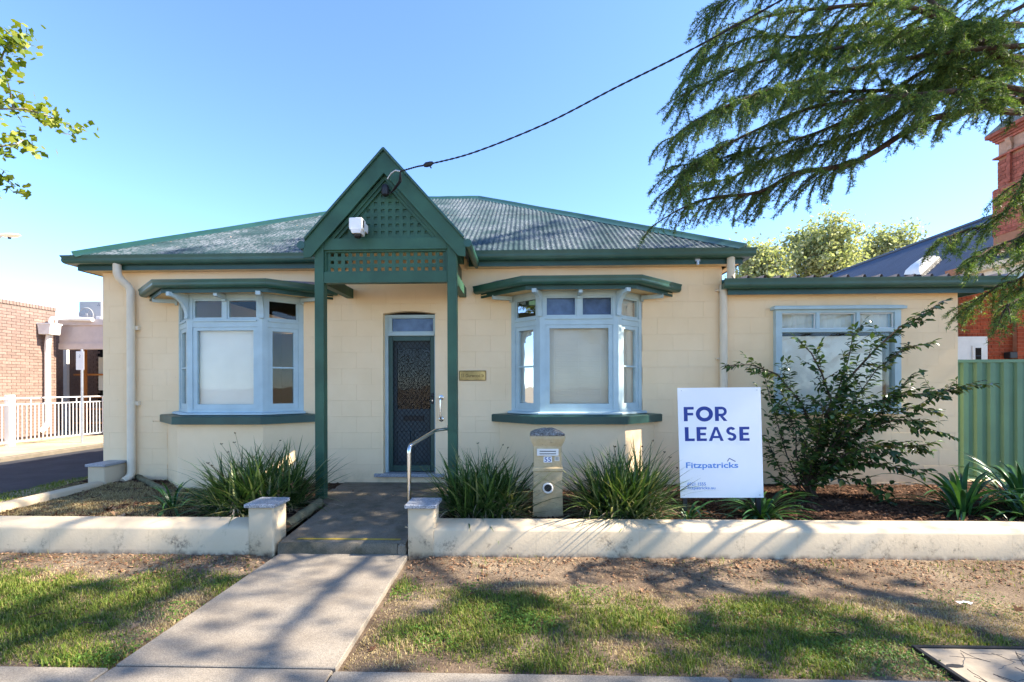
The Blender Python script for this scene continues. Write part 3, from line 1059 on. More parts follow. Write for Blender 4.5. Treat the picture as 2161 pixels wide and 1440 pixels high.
def make_bay(cx, fills, tops, label):
    bay = bpy.data.objects.new('bay_window', None); link(bay, house, ORG[house.name]); bay['label'] = label
    yf = YF - .375; hw0, hw1 = .935, .532
    pts = [Vector((cx - hw0, YF)), Vector((cx - hw1, yf)), Vector((cx + hw1, yf)), Vector((cx + hw0, YF))]
    # rendered base
    bw = [(cx - 1.13, YF + .02), (cx - .60, 6.37), (cx + .60, 6.37), (cx + 1.13, YF + .02)]
    s = MB(); s.prism(bw, .0, 1.088, lambda a, b_, h: (a, b_, h)); obj('base_wall', s, 'cream_paint', bay)
    # green sill, sloping, and the blue timber sill above
    s = MB(); sp = [(cx - 1.225, YF), (cx - .615, 6.285), (cx + .615, 6.285), (cx + 1.225, YF)]
    prof = [(0, 1.09), (0, 1.188), (-.012, 1.197), (-.30, 1.222), (-.30, 1.09)]
    sweep(s, prof, sp); s.prism([(cx - 1.0, YF), (cx - .55, 6.45), (cx + .55, 6.45), (cx + 1.0, YF)], 1.10, 1.215, lambda a, b_, h: (a, b_, h))
    obj('stone_sill', s, 'dark_green_paint', bay)
    s = MB(); sweep(s, [(.085, 1.214), (.085, 1.232), (.06, 1.246), (-.10, 1.250), (-.10, 1.212)], [tuple(p) for p in pts]); obj('sill', s, 'blue_paint', bay)
    k = 0
    for a, b_, kind in ((pts[0], pts[1], 'side'), (pts[1], pts[2], 'front'), (pts[2], pts[3], 'side')):
        U = (b_ - a).normalized(); N = Vector((U.y, -U.x)); W = (b_ - a).length
        P = lambda u, d, z, a=a, U=U, N=N: (a.x + U.x * u + N.x * d, a.y + U.y * u + N.y * d, z)
        window_unit(bay, P, W, kind, fills[k], tops[k]); k += 1
    # lid over the bay so that no light falls in from above
    s = MB(); s.prism([(p.x, p.y + .001) for p in pts], 2.886, 2.90, lambda a, b_, h: (a, b_, h)); obj('head_board', s, 'blue_paint', bay)
    for sx in (-1, 1):
        bracket(bay, (cx + sx * (hw1 - .005), yf - .003), (sx * .36, -1), .27)
        bracket(bay, (cx + sx * (hw0 - .01), YF - .04), (sx * 1, -.45), .30, 2.80, 2.882, .04)
    bracket(bay, (cx, yf - .003), (0, -1), .20, 2.79, 2.882, .05)
    # hood: soffit, fascia, gutter, shallow roof
    hood = [(cx - 1.50, YF - .001), (cx - .76, 6.165), (cx + .76, 6.165), (cx + 1.50, YF - .001)]
    s = MB(); s.prism([(cx - 1.38, YF - .002), (cx - .71, 6.27), (cx + .71, 6.27), (cx + 1.38, YF - .002)], 2.903, 2.915, lambda a, b_, h: (a, b_, h)); obj('hood_soffit', s, 'soffit_cream', bay)
    s = MB(); sweep(s, [(-.10, 2.87), (-.085, 2.87), (-.085, 2.96), (-.10, 2.96)], hood); obj('hood_fascia', s, 'dark_green_paint', bay)
    s = MB(); sweep(s, gutter_profile(2.925, 3.03, .10), [(cx - 1.42, YF - .001), (cx - .735, 6.24), (cx + .735, 6.24), (cx + 1.42, YF - .001)]); obj('hood_gutter', s, 'gutter_green', bay, smooth=True)
    s = MB(); n = len(hood)
    top = [(cx - 1.15, YF + .0, 3.13), (cx - .62, YF, 3.13), (cx + .62, YF, 3.13), (cx + 1.15, YF, 3.13)]
    low = [(p[0], p[1] + .02, 3.022) for p in hood]
    for i in range(3):
        s.quad(low[i], low[i + 1], top[i + 1], top[i])
    obj('hood_roof', s, 'zinc_pan', bay)
    return bay


make_bay(BAY['left'], ['blind_cream', 'blind_white', None], [None, None, None], 'blue bay window with a blank white screen and dark right-hand casement')
make_bay(BAY['right'], ['blind_cream', 'venetian', 'blind_cream'], [None, 'transom_blue_sky_tint', 'blind_cream'], 'blue bay window with lowered white slatted blind')

# --- extension window
ew = bpy.data.objects.new('window', None); link(ew, house, ORG[house.name]); ew['label'] = 'wide blue framed window with three top lights behind the shrub'
PE = lambda u, d, z: (3.545 + u, YF - d, z)
WE = 1.66
s = MB()
for q in ((-.03, .055, 1.235, 2.66), (WE - .055, WE + .03, 1.235, 2.66)):
    s.frame_box(PE, q[0], q[1], -.10, .075, q[2], q[3])
s.frame_box(PE, .055, WE - .055, -.10, .072, 2.615, 2.66); s.frame_box(PE, .055, WE - .055, -.10, .072, 2.345, 2.395); s.frame_box(PE, .055, WE - .055, -.10, .072, 1.235, 1.29)
for k in (1, 2):
    u = WE * k / 3; s.frame_box(PE, u - .022, u + .022, -.10, .071, 2.395, 2.615)
obj('frame', s, 'blue_paint', ew)
s = MB(); s.frame_box(PE, -.075, WE + .075, -.01, .125, 2.661, 2.70); s.frame_box(PE, -.055, WE + .055, -.01, .10, 2.70, 2.712); obj('head_cap', s, 'blue_paint', ew)
s = MB(); s.frame_box(PE, -.06, WE + .06, -.01, .12, 1.20, 1.234); obj('sill', s, 'blue_paint', ew)
for k in range(3):
    a, b_ = (.055 if k == 0 else WE * k / 3 + .022), (WE - .055 if k == 2 else WE * (k + 1) / 3 - .022)
    s = MB(); e = .012
    for q in ((a, a + e, 2.396, 2.614), (b_ - e, b_, 2.396, 2.614), (a + e, b_ - e, 2.396, 2.396 + e), (a + e, b_ - e, 2.614 - e, 2.614)):
        s.frame_box(PE, q[0], q[1], .02, .04, q[2], q[3])
    obj('top_sash', s, 'white_paint', ew)
    flat_panel(ew, 'pane', PE, a + e, b_ - e, 2.408, 2.602, .03, 'glass')
    # net curtain in soft folds
    mb = MB(); n = 14
    for i in range(n + 1):
        u = a + (b_ - a) * i / n; d = -.05 + .012 * math.sin(i * 1.9 + k)
        mb.v += [PE(u, d, 2.39), PE(u, d, 2.62)]
    mb.f = [(2 * i, 2 * i + 2, 2 * i + 3, 2 * i + 1) for i in range(n)]
    obj('curtain', mb, 'blind_cream', ew, smooth=True)
flat_panel(ew, 'pane', PE, .055, WE - .055, 1.29, 2.345, .02, 'glass')
s = MB()
n = 40
for i in range(n + 1):
    u = .075 + (WE - .21) * i / n
    d = -.06 + .004 * math.sin(i * 1.3)
    s.v += [PE(u, d, 1.27), PE(u, d, 2.30)]
s.f = [(2 * i, 2 * i + 2, 2 * i + 3, 2 * i + 1) for i in range(n)]
obj('blind', s, 'blind_white', ew, smooth=True)
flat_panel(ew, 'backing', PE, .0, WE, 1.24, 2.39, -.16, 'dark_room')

# ------------------------------------------------------------------ front door
door = bpy.data.objects.new('front_door', None); link(door, house, ORG[house.name])
DX0, DX1 = -2.086, -1.322
s = MB()
yd = YF + .10
s.box(DX0, DX0 + .045, yd, yd + .14, .33, 2.655); s.box(DX1 - .03, DX1, yd, yd + .14, .33, 2.655)
s.box(DX0 + .045, DX1 - .03, yd, yd + .14, 2.625, 2.655); s.box(DX0 + .045, DX1 - .03, yd - .01, yd + .14, 2.345, 2.39)
s.box(DX0 + .045, DX1 - .03, yd - .025, yd - .011, 2.352, 2.368)
obj('frame', s, 'blue_paint', door)
s = MB()          # shallow segmental arch over the opening
arch = [(DX0 - .0, 2.706)] + [(DX0 + (DX1 - DX0) * i / 16, 2.662 + .034 * math.sin(math.pi * i / 16)) for i in range(17)] + [(DX1, 2.706)]
s.prism(arch, YF + .002, YF + .26, XZ); obj('arch', s, 'cream_paint', door)
s = MB(); s.box(DX0 + .002, DX1 - .002, yd + .02, yd + .1, 2.656, 2.70); obj('arch_gap_shade', s, 'dark_room', door)  # dark strip put in for the shaded gap between frame and arch
s = MB(); s.box(DX0 + .0451, DX0 + .10, yd + .01, yd + .05, 2.391, 2.624); s.box(DX1 - .05, DX1 - .0301, yd + .01, yd + .05, 2.391, 2.624)
s.box(DX0 + .1, DX1 - .05, yd + .01, yd + .05, 2.391, 2.412); s.box(DX0 + .1, DX1 - .05, yd + .01, yd + .05, 2.606, 2.624); obj('transom_sash', s, 'blue_paint', door)
s = MB(); s.box(DX0 + .10, DX1 - .05, yd + .028, yd + .032, 2.412, 2.606); obj('pane', s, 'glass', door)
s = MB(); s.box(DX0 + .08, DX1 - .04, yd + .06, yd + .064, 2.395, 2.62); obj('pane_backing', s, 'transom_blue_sky_tint', door)
# screen door frame
s = MB(); a, b_ = DX0 + .047, DX1 - .032
ys0, ys1 = yd + .02, yd + .045
s.box(a, a + .062, ys0, ys1, .345, 2.342, .004); s.box(b_ - .062, b_, ys0, ys1, .345, 2.342, .004)
s.box(a + .063, b_ - .063, ys0, ys1, 2.275, 2.342, .004); s.box(a + .063, b_ - .063, ys0, ys1, .345, .43, .004)
obj('screen_frame', s, 'dark_green_paint', door)
# diamond grille
s = MB(); w_, h_ = (a + .06, b_ - .06), (.425, 2.28); pit = .066
W_ = w_[1] - w_[0]
def wire(x0, z0, x1, z1, y):
    s.tube([(x0, y, z0), (x1, y, z1)], .0035, 4, False)
k = -int(3.2 / pit)
SL = 1.25
for k in range(-60, 80):
    for sg in (1, -1):
        # line: z = c + sg*SL*(x - x0)
        c = h_[0] + k * pit * SL
        xs = [w_[0], w_[1]]; zs = [c, c + sg * SL * W_]
        p = []
        for t in sorted({0.0, 1.0, *[(zz - c) / (sg * SL * W_) for zz in h_]}):
            if 0 <= t <= 1:
                z = c + sg * SL * W_ * t
                if h_[0] - 1e-6 <= z <= h_[1] + 1e-6:
                    p.append((w_[0] + W_ * t, z))
        if len(p) >= 2 and math.hypot(p[-1][0] - p[0][0], p[-1][1] - p[0][1]) > .01:
            wire(p[0][0], p[0][1], p[-1][0], p[-1][1], ys0 + .012 + .003 * sg)
obj('security_grille', s, 'black_metal', door)
# timber door leaf behind the screen
s = MB(); yl = yd + .075
s.box(a, a + .11, yl, yl + .04, .34, 2.34); s.box(b_ - .055, b_, yl, yl + .04, .34, 2.34); s.box(a + .11, b_ - .055, yl, yl + .04, 2.17, 2.34)
s.box(a + .11, b_ - .055, yl, yl + .04, .34, 1.26)
obj('door_leaf', s, 'door_blue', door)
for (u0, u1) in ((a + .12, (a + b_) / 2 - .03), ((a + b_) / 2 + .03, b_ - .07)):
    s = MB(); s.prism([(u0, .47), (u1, .47), (u1, .93), (u0, .93)], yl - .002, yl - .016, XZ, .006); obj('door_panel', s, 'door_blue', door)
s = MB(); s.box(a + .11, b_ - .055, yl + .015, yl + .02, 1.26, 2.17); obj('pane', s, 'glass', door)
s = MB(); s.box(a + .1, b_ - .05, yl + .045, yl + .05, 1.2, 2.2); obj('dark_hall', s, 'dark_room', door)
s = MB(); s.box(a + .21, b_ - .17, yl - .016, yl - .003, 1.085, 1.165, .003); s.box(a + .225, b_ - .185, yl - .019, yl - .0165, 1.11, 1.14); obj('mail_slot', s, 'black_metal', door)
s = MB(); s.box(b_ - .05, b_ - .012, ys0 - .014, ys0 - .001, 1.34, 1.50, .004); s.tube([(b_ - .03, ys0 - .02, 1.45), (b_ - .03, ys0 - .05, 1.45), (b_ - .10, ys0 - .05, 1.45)], .007); obj('lock', s, 'black_metal', door)
s = MB(); s.box(b_ - .037, b_ - .025, ys0 - .018, ys0 - .0145, 1.38, 1.40); obj('keyhole', s, 'steel', door)
s = MB(); s.box(-2.21, -1.19, YF - .045, YF + .24, .285, .332, .006); obj('door_step', s, 'granite', door)
s = MB(); s.box(-2.086, -1.322, YF + .0, YF + .26, .15, .284); obj('threshold_base', s, 'cream_paint', door)

# ------------------------------------------------------------------ porch
porch = bpy.data.objects.new('porch', None); link(porch, house, ORG[house.name]); porch['label'] = 'green timber porch with steep gable and square lattice'
PC, PY = -1.738, 5.80
PX = [(-2.622, -2.508), (-.968, -.852)]
for (a, b_) in PX:
    s = MB(); s.box(a, b_, PY, PY + .115, .202, 3.42, .006); obj('post', s, 'green_paint', porch)
def beam(x0, x1, y0, y1, z0, z1, name='beam', mat='green_paint'):
    s = MB(); s.box(x0, x1, y0, y1, z0, z1, .005); return obj(name, s, mat, porch)
beam(-2.507, -.969, PY + .006, PY + .10, 2.885, 3.022)
beam(-2.507, -.969, PY + .006, PY + .10, 3.295, 3.435)
for (a, b_) in PX:
    beam(a + .01, b_ - .01, PY + .116, YF - .002, 2.885, 3.02)
    beam(a + .01, b_ - .01, PY + .116, YF - .25, 3.30, 3.43)
s = MB(); s.box(-.945, -.93, PY + .116, YF - .002, 3.021, 3.299); obj('side_panel', s, 'dark_green_paint', porch)
# trim frame round the lattice and its slats
X0, X1, Z0, Z1 = -2.507, -.969, 3.022, 3.295
s = MB(); e = .022
s.box(X0, X1, PY + .035, PY + .06, Z0, Z0 + e - .008); s.box(X0, X1, PY + .035, PY + .06, Z1 - e, Z1); s.box(X0, X0 + e, PY + .036, PY + .061, Z0 + .014, Z1 - e); s.box(X1 - e, X1, PY + .036, PY + .061, Z0 + .014, Z1 - e)
obj('lattice_frame', s, 'green_paint', porch)
pitch, hole = .0912, .043
bar = pitch - hole
xs = PC - 7.5 * pitch
for i in range(17):
    xc = PC + (i - 8) * pitch
    s = MB(); s.box(max(X0 + .01, xc - bar / 2), min(X1 - .01, xc + bar / 2), PY + .062, PY + .070, Z0 + .002, Z1 - .002); obj('lattice_slat', s, 'green_paint', porch)
zc0 = (Z0 + Z1) / 2 - .003
for i in range(4):
    zc = zc0 + (i - 1.5) * pitch
    s = MB(); s.box(X0 + .01, X1 - .01, PY + .0628, PY + .0785, max(Z0 + .003, zc - bar / 2), min(Z1 - .003, zc + bar / 2)); obj('lattice_slat', s, 'green_paint', porch)
# gable: backing board, lattice slats, inner band, barge boards
TG, APEX = 1.12, 4.49
band_in = APEX - .385
tri = lambda x: band_in - TG * abs(x - PC)
s = MB(); hwb = (band_in + .05 - 3.44) / TG
s.prism([(PC - hwb, 3.44), (PC + hwb, 3.44), (PC, band_in + .05)], PY + .085, PY + .10, XZ); obj('gable_board', s, 'green_paint', porch)
zb = 3.448
for i in range(-6, 7):
    xa, xb = PC + i * pitch - bar / 2, PC + i * pitch + bar / 2
    za, zb_ = tri(xa), tri(xb)
    if max(za, zb_) - .02 < zb:
        continue
    pts = [(xa, zb), (xb, zb), (xb, max(zb + .001, zb_))]
    if xa < PC < xb:
        pts.append((PC, tri(PC)))
    pts.append((xa, max(zb + .001, za)))
    s = MB(); s.prism(pts, PY + .067, PY + .075, XZ); obj('lattice_slat', s, 'green_paint', porch)
for i in range(7):
    z0 = zb + .0 + i * pitch; z1 = z0 + bar
    w0, w1 = (band_in - z0) / TG, (band_in - z1) / TG
    if w1 < .02:
        continue
    s = MB(); s.prism([(PC - w0, z0), (PC + w0, z0), (PC + w1, z1), (PC - w1, z1)], PY + .0678, PY + .0845, XZ); obj('lattice_slat', s, 'green_paint', porch)
def vband(o_out, o_in, zlow, y0, y1, name, mat, tail=None):
    for sg in (-1, 1):
        a_o, a_i = APEX - o_out, APEX - o_in
        wo, wi = (a_o - zlow) / TG, (a_i - zlow) / TG
        pts = [(PC, a_o), (PC + sg * wo, zlow), (PC + sg * wi, zlow), (PC, a_i)]
        if tail:
            x = PC + sg * tail
            pts = [(PC, a_o), (x, a_o - TG * tail), (x, a_o - TG * tail - .185), (PC + sg * (tail - .085), a_i - TG * (tail - .085)), (PC, a_i)]
        s = MB(); s.prism(pts, y0, y1, XZ); obj(name, s, mat, porch)
vband(.270, .335, 3.437, PY + .01, PY + .060, 'gable_trim', 'green_paint')
vband(.335, .385, 3.437, PY + .035, PY + .064, 'gable_trim', 'green_paint')
vband(.0, .272, 0, PY - .045, PY - .015, 'barge_board', 'green_paint', tail=1.0)
# roof sheets of the porch and the rolled capping over the barge boards
for sg in (-1, 1):
    s = MB()
    pr = [(PC, APEX + .004), (PC + sg * 1.03, APEX + .004 - TG * 1.03), (PC + sg * 1.03, APEX + .024 - TG * 1.03), (PC, APEX + .028)]
    s.prism(pr, PY - .03, 8.4, XZ); obj('porch_roof', s, 'gutter_green', porch)
    s = MB(); s.tube([(PC, PY - .062, APEX + .022), (PC + sg * .98, PY - .062, APEX + .022 - TG * .98)], .016, 10)
    obj('barge_capping', s, 'gutter_green', porch, smooth=True)
    s = MB(); s.prism([(PC + sg * .0, APEX + .003), (PC + sg * .98, APEX + .003 - TG * .98), (PC + sg * .98, APEX + .025 - TG * .98), (PC, APEX + .029)], PY - .06, PY - .031, XZ); obj('barge_capping', s, 'green_paint', porch)
    s = MB(); pts = [(-.055, 3.37)]
    s.tube([(PC + sg * 1.03, PY - .05, 3.345), (PC + sg * 1.03, EY + .2, 3.345)], .05, 12); obj('porch_gutter', s, 'gutter_green', porch, smooth=True)
s = MB(); s.box(-2.60, -.87, PY + .105, YF - .002, 3.437, 3.45); obj('porch_ceiling', s, 'soffit_cream', porch)
s = MB(); s.box(-2.62, -.85, YF - .012, YF - .003, 3.28, 3.4365); obj('frieze_board', s, 'cream_paint', porch)


# ------------------------------------------------------------------ things fixed to the house or standing in the garden
# brass address plate
p0, p1 = bp(969.5, 783, YF), bp(1025.5, 803, YF)
pl = thing('address_plaque', ((p0.x + p1.x) / 2, YF, p1.z), 'small brass street address plaque screwed to the wall beside the porch', 'plaque')
s = MB(); s.prism([(p0.x, p1.z), (p1.x, p1.z), (p1.x, p0.z), (p0.x, p0.z)], YF - .002, YF - .010, XZ, .002); obj('plate', s, 'brass', pl)
s = MB()
for q in ((p0.x, p1.x, p0.z - .008, p0.z + .003), (p0.x, p1.x, p1.z - .003, p1.z + .006), (p0.x - .003, p0.x + .006, p1.z + .006, p0.z - .008), (p1.x - .006, p1.x + .003, p1.z + .006, p0.z - .008)):
    s.box(q[0], q[1], YF - .013, YF - .0105, q[2], q[3])
obj('rim', s, 'brass_dark', pl)
zc = (p0.z + p1.z) / 2 - .022
obj('lettering', text_mb('55 Gurwood St', .045, lambda u, v, d: (p0.x + .022 + u, YF - .0115, zc + v), p1.x - p0.x - .044, .006), 'brass_dark', pl)
# grab rail beside the door
a = bp(932, 838, YF); b_ = bp(932, 886, YF)
gr = thing('grab_rail', (a.x, YF, b_.z), 'short vertical chrome grab rail on the wall right of the front door', 'rail')
s = MB(); s.tube(bend([(a.x - .005, YF - .004, a.z - .01), (a.x - .005, YF - .075, a.z - .02), (a.x - .005, YF - .075, b_.z + .02), (a.x - .005, YF - .004, b_.z + .01)], .03), .014, 12); obj('bar', s, 'steel', gr, smooth=True)
for z in (a.z - .008, b_.z + .008):
    s = MB(); s.lathe([(.036, .001), (.036, .006), (.02, .012)], (a.x - .005, YF, z), 20, 'Y'); obj('flange', s, 'steel', gr, smooth=True)
# ramp handrail
hx = -1.212
hr = thing('handrail', (hx, 4.86, .14), 'bent stainless steel tube handrail beside the entry ramp', 'rail')
s = MB(); s.tube(bend([(hx, 4.86, .13), (hx, 4.86, .985), (-1.085, 5.62, 1.075), (-.968, 5.83, 1.075)], .075, 6), .021, 14); obj('tube', s, 'steel', hr, smooth=True)
s = MB(); s.lathe([(.045, .0), (.045, .008), (.026, .014), (.026, .03)], (hx, 4.86, .142), 20); obj('base_flange', s, 'steel', hr, smooth=True)
s = MB(); s.box(-.975, -.9685, 5.80, 5.87, 1.03, 1.12, .002); obj('wall_flange', s, 'steel', hr)

# letterbox pillar
LY = 5.12
lx = bp(1156, 1000, LY).x
lb = thing('letterbox', (lx, LY + .15, .18), 'old sandstone coloured letterbox pillar with mossy cap and number 55', 'letterbox')
def sq(mb, prof, cx, cy):
    rings = []
    for (w, z) in prof:
        n = len(mb.v); mb.v += [(cx - w, cy - w, z), (cx + w, cy - w, z), (cx + w, cy + w, z), (cx - w, cy + w, z)]; rings.append(n)
    for r0, r1 in zip(rings, rings[1:]):
        for i in range(4):
            j = (i + 1) % 4; mb.f.append((r0 + i, r0 + j, r1 + j, r1 + i))
    mb.f.append(tuple(rings[0] + i for i in (3, 2, 1, 0))); mb.f.append(tuple(rings[-1] + i for i in range(4)))
    return mb
cy = LY + .155
s = MB(); sq(s, [(.168, .12), (.168, .20), (.160, .235), (.156, .66), (.152, .675)], lx, cy); obj('lower_block', s, 'cast_stone', lb)
s = MB(); sq(s, [(.160, .676), (.166, .684), (.166, .71), (.158, .722)], lx, cy); obj('collar', s, 'cast_stone', lb)
s = MB(); sq(s, [(.150, .723), (.150, .945), (.156, .96), (.172, .99), (.187, 1.03), (.190, 1.045), (.190, 1.06)], lx, cy); obj('upper_block', s, 'cast_stone', lb)
s = MB(); n = 6
rings = []
for (w, z) in ((.186, 1.061), (.186, 1.074), (.14, 1.098), (.06, 1.128), (.015, 1.132)):
    b0 = len(s.v); k = 6
    for side in range(4):
        for i in range(k):
            t = -1 + 2 * i / k
            q = ((t, -1), (1, t), (-t, 1), (-1, -t))[side]
            s.v.append((lx + q[0] * w + rnd.uniform(-.004, .004), cy + q[1] * w + rnd.uniform(-.004, .004), z + rnd.uniform(-.005, .006)))
    rings.append((b0, 4 * k))
for (r0, m0), (r1, _) in zip(rings, rings[1:]):
    for i in range(m0):
        s.f.append((r0 + i, r0 + (i + 1) % m0, r1 + (i + 1) % m0, r1 + i))
s.f.append(tuple(rings[-1][0] + i for i in range(rings[-1][1])))
obj('cap', s, 'lichen_stone', lb)
yf = cy - .150
s = MB(); w, h = .116, .036; zc = .885
s.box(lx - w, lx + w, yf - .016, yf - .001, zc - h, zc - h + .014, .002); s.box(lx - w, lx + w, yf - .016, yf - .001, zc + h - .02, zc + h, .002)
s.box(lx - w, lx - w + .028, yf - .0155, yf - .001, zc - h + .014, zc + h - .02); s.box(lx + w - .028, lx + w, yf - .0155, yf - .001, zc - h + .014, zc + h - .02); obj('slot_plate', s, 'off_white', lb)
s = MB(); s.box(lx - w + .028, lx + w - .028, yf - .004, yf - .001, zc - h + .014, zc + h - .02); obj('slot', s, 'black_plastic', lb)
s = MB(); s.prism([(lx - w + .028, zc + .006), (lx + w - .028, zc + .006), (lx + w - .03, zc - .012), (lx - w + .03, zc - .012)], yf - .012, yf - .009, XZ); obj('flap', s, 'off_white', lb)
s = MB(); s.box(lx - .045, lx + .045, yf - .006, yf - .001, .775, .838, .002); nb = obj('number_plate', s, 'white_paint', lb)
obj('digits', text_mb('55', .046, lambda u, v, d: (lx - .036 + u, yf - .0072, .784 + v), .072, .012), 'navy_print', nb)
s = MB(); s.box(lx + .075, lx + .125, yf - .003, yf - .001, .79, .838); nb = obj('sticker', s, 'blind_cream', lb)
s = MB()
for z in (.823, .811, .799):
    s.box(lx + .082, lx + .118, yf - .0042, yf - .0035, z, z + .006)
obj('sticker_print', s, 'grey_print', nb)
s = MB(); s.lathe([(.058, .001), (.058, .012), (.050, .017), (.041, .016), (.040, .002)], (lx + .0, cy - .157, .50), 28, 'Y'); obj('paper_tube_ring', s, 'off_white', lb, smooth=True)
s = MB(); s.lathe([(.040, .001), (.040, .004)], (lx, cy - .157, .50), 24, 'Y'); obj('paper_tube', s, 'black_plastic', lb)

# FOR LEASE board
SY = 5.15
tl, tr, bl = bp(1429.5, 819, SY), bp(1605, 817.5, SY), bp(1436, 1051, SY)
Uv = (tr - tl).normalized(); Vv = (tl - bl).normalized(); SW, SH = (tr - tl).length, (tl - bl).length
sg_ = thing('lease_sign', (bl.x + .4, SY, .19), 'white for lease board with navy and light blue lettering on stakes', 'sign')
def SP(u, v, d):
    return tuple(bl + Uv * u + Vv * v + Vector((0, -d, 0)))
def px2(px, py):
    q = bp(px, py, SY) - bl
    return q.dot(Uv), q.dot(Vv)
s = MB(); s.prism([(.0, .0), (SW, 0), (SW, SH), (0, SH)], -.006, .0, SP); obj('board', s, 'board_white', sg_)
for u in (.03, SW - .07):
    s = MB(); s.box(bl.x + u, bl.x + u + .045, SY + .008, SY + .045, .02, .70); obj('stake', s, 'black_plastic', sg_)
for u, v in ((.04, SH - .03), (SW - .04, SH - .03), (.04, .03), (SW - .04, .03)):
    s = MB(); s.prism([(u + .006 * math.cos(i), v + .006 * math.sin(i)) for i in [k * math.pi / 4 for k in range(8)]], .0005, .003, SP); obj('screw', s, 'galvanised', sg_)


def letter(ch):
    """polygons of a heavy geometric capital, height 1; returns (polygons, width)"""
    t = .235
    rc = lambda x0, y0, x1, y1: [(x0, y0), (x1, y0), (x1, y1), (x0, y1)]
    def arc(cx, cy, r, a0, a1, w, n=28):
        out = []
        for i in range(n):
            p, q = rad(a0 + (a1 - a0) * i / n), rad(a0 + (a1 - a0) * (i + 1) / n)
            out.append([(cx + (r - w) * math.cos(p), cy + (r - w) * math.sin(p)), (cx + (r + w) * math.cos(p), cy + (r + w) * math.sin(p)),
                        (cx + (r + w) * math.cos(q), cy + (r + w) * math.sin(q)), (cx + (r - w) * math.cos(q), cy + (r - w) * math.sin(q))])
        return out
    if ch == 'F':
        return [rc(0, 0, t, 1), rc(t, .815, .62, 1), rc(t, .405, .58, .585)], .62
    if ch == 'L':
        return [rc(0, 0, t, 1), rc(t, 0, .60, .185)], .60
    if ch == 'E':
        return [rc(0, 0, t, 1), rc(t, 0, .62, .185), rc(t, .815, .62, 1), rc(t, .41, .57, .585)], .62
    if ch == 'O':
        return arc(.53, .5, .405, 0, 360, .125, 56), 1.06
    if ch == 'R':
        return [rc(0, 0, t, 1), rc(t, .815, .40, 1), rc(t, .335, .40, .51), [(.30, .335), (.50, .34), (.76, 0), (.53, 0)]] + arc(.40, .6675, .245, -90, 90, .0875, 24), .76
    if ch == 'A':
        return [[(0, 0), (.20, 0), (.46, .80), (.36, 1)], [(.92, 0), (.72, 0), (.46, .80), (.56, 1)], [(.36, 1), (.46, .80), (.56, 1)], rc(.22, .20, .70, .36)], .92
    if ch == 'S':
        a = arc(.335, .713, .195, 25, 265, .094, 24)
        b2 = arc(.365, .288, .195, 85, -155, .094, 24)
        return a + [[(.318, .425), (.318, .613), (.382, .577), (.382, .389)]] + b2, .72
def word(txt, u0, v0, h, w, mat):
    mb = MB(); gap = .125
    ls = [letter(c) for c in txt]
    tot = sum(l[1] for l in ls) + gap * (len(ls) - 1)
    k = w / tot; x = 0
    for polys, lw_ in ls:
        for i, pl_ in enumerate(polys):
            mb.poly([SP(u0 + (x + a) * k, v0 + c * h, .0012 + .00003 * (i % 4)) for a, c in pl_])
        x += lw_ + gap
    obj('lettering', mb, mat, sg_)
def put(txt, x0, y1, x1, y0, mat):
    (ua, va), (ub, vb) = px2(x0, y1), px2(x1, y0)
    word(txt, ua, va, vb - va, ub - ua, mat)
put('FOR', 1446.5, 889, 1538, 856.5, 'navy_print')
put('LEASE', 1448, 931, 1584, 898, 'navy_print')
def put_text(txt, x0, y1, x1, y0, mat, bold):
    (ua, va), (ub, vb) = px2(x0, y1), px2(x1, y0)
    obj('lettering', text_mb(txt, vb - va, lambda u, v, d: SP(ua + u, va + v, .0014), ub - ua, bold), mat, sg_)
put_text('Fitzpatricks', 1449, 987.5, 1559, 973.5, 'sky_print', .018)
put_text('6921 1555', 1451, 1024.5, 1490, 1017.5, 'sky_print', .014)
put_text('fitzpatricks.au', 1451, 1032.5, 1510, 1025.5, 'sky_print', .014)
s = MB()
pts = [px2(1536.5, 972), px2(1540.5, 965.5), px2(1553.5, 972)]
for (a, b2) in zip(pts, pts[1:]):
    dx, dy = b2[0] - a[0], b2[1] - a[1]; l = math.hypot(dx, dy); nx, ny = -dy / l * .004, dx / l * .004
    s.poly([SP(a[0] + nx, a[1] + ny, .0015), SP(a[0] - nx, a[1] - ny, .0015), SP(b2[0] - nx, b2[1] - ny, .0015), SP(b2[0] + nx, b2[1] + ny, .0015)])
obj('roof_mark', s, 'navy_print', sg_)

# white alarm camera box on the gable
cb0 = bp(736, 489, 5.62); cb1 = bp(768, 457, 5.62)
cbx = thing('camera_box', ((cb0.x + cb1.x) / 2, 5.8, cb0.z), 'white security camera box with dark dome mounted on the porch gable', 'camera')
ca, sa_ = math.cos(.30), math.sin(.30)
o_ = Vector((cb0.x, 5.60, cb0.z + .03))
CBP = lambda u, d, z: (o_.x + u * ca + d * sa_ * .0, o_.y + d, o_.z + z)
s = MB(); s.box(o_.x, o_.x + .16, o_.y + .02, o_.y + .16, o_.z, o_.z + .14, .008); obj('housing', s, 'white_paint', cbx)
s = MB(); s.prism([(o_.x + .02, o_.z - .0), (o_.x + .15, o_.z - .0), (o_.x + .145, o_.z - .05), (o_.x + .04, o_.z - .05)], o_.y + .01, o_.y + .15, XZ); obj('hood', s, 'off_white', cbx)
s = MB(); s.lathe([(.0, -.045), (.03, -.038), (.045, -.02), (.048, .0), (.048, .012)], (o_.x + .09, o_.y + .07, o_.z - .055), 20); obj('lens_dome', s, 'black_plastic', cbx, smooth=True)
s = MB(); s.box(o_.x + .1602, o_.x + .163, o_.y + .05, o_.y + .09, o_.z + .03, o_.z + .12); obj('vent', s, 'black_plastic', cbx)
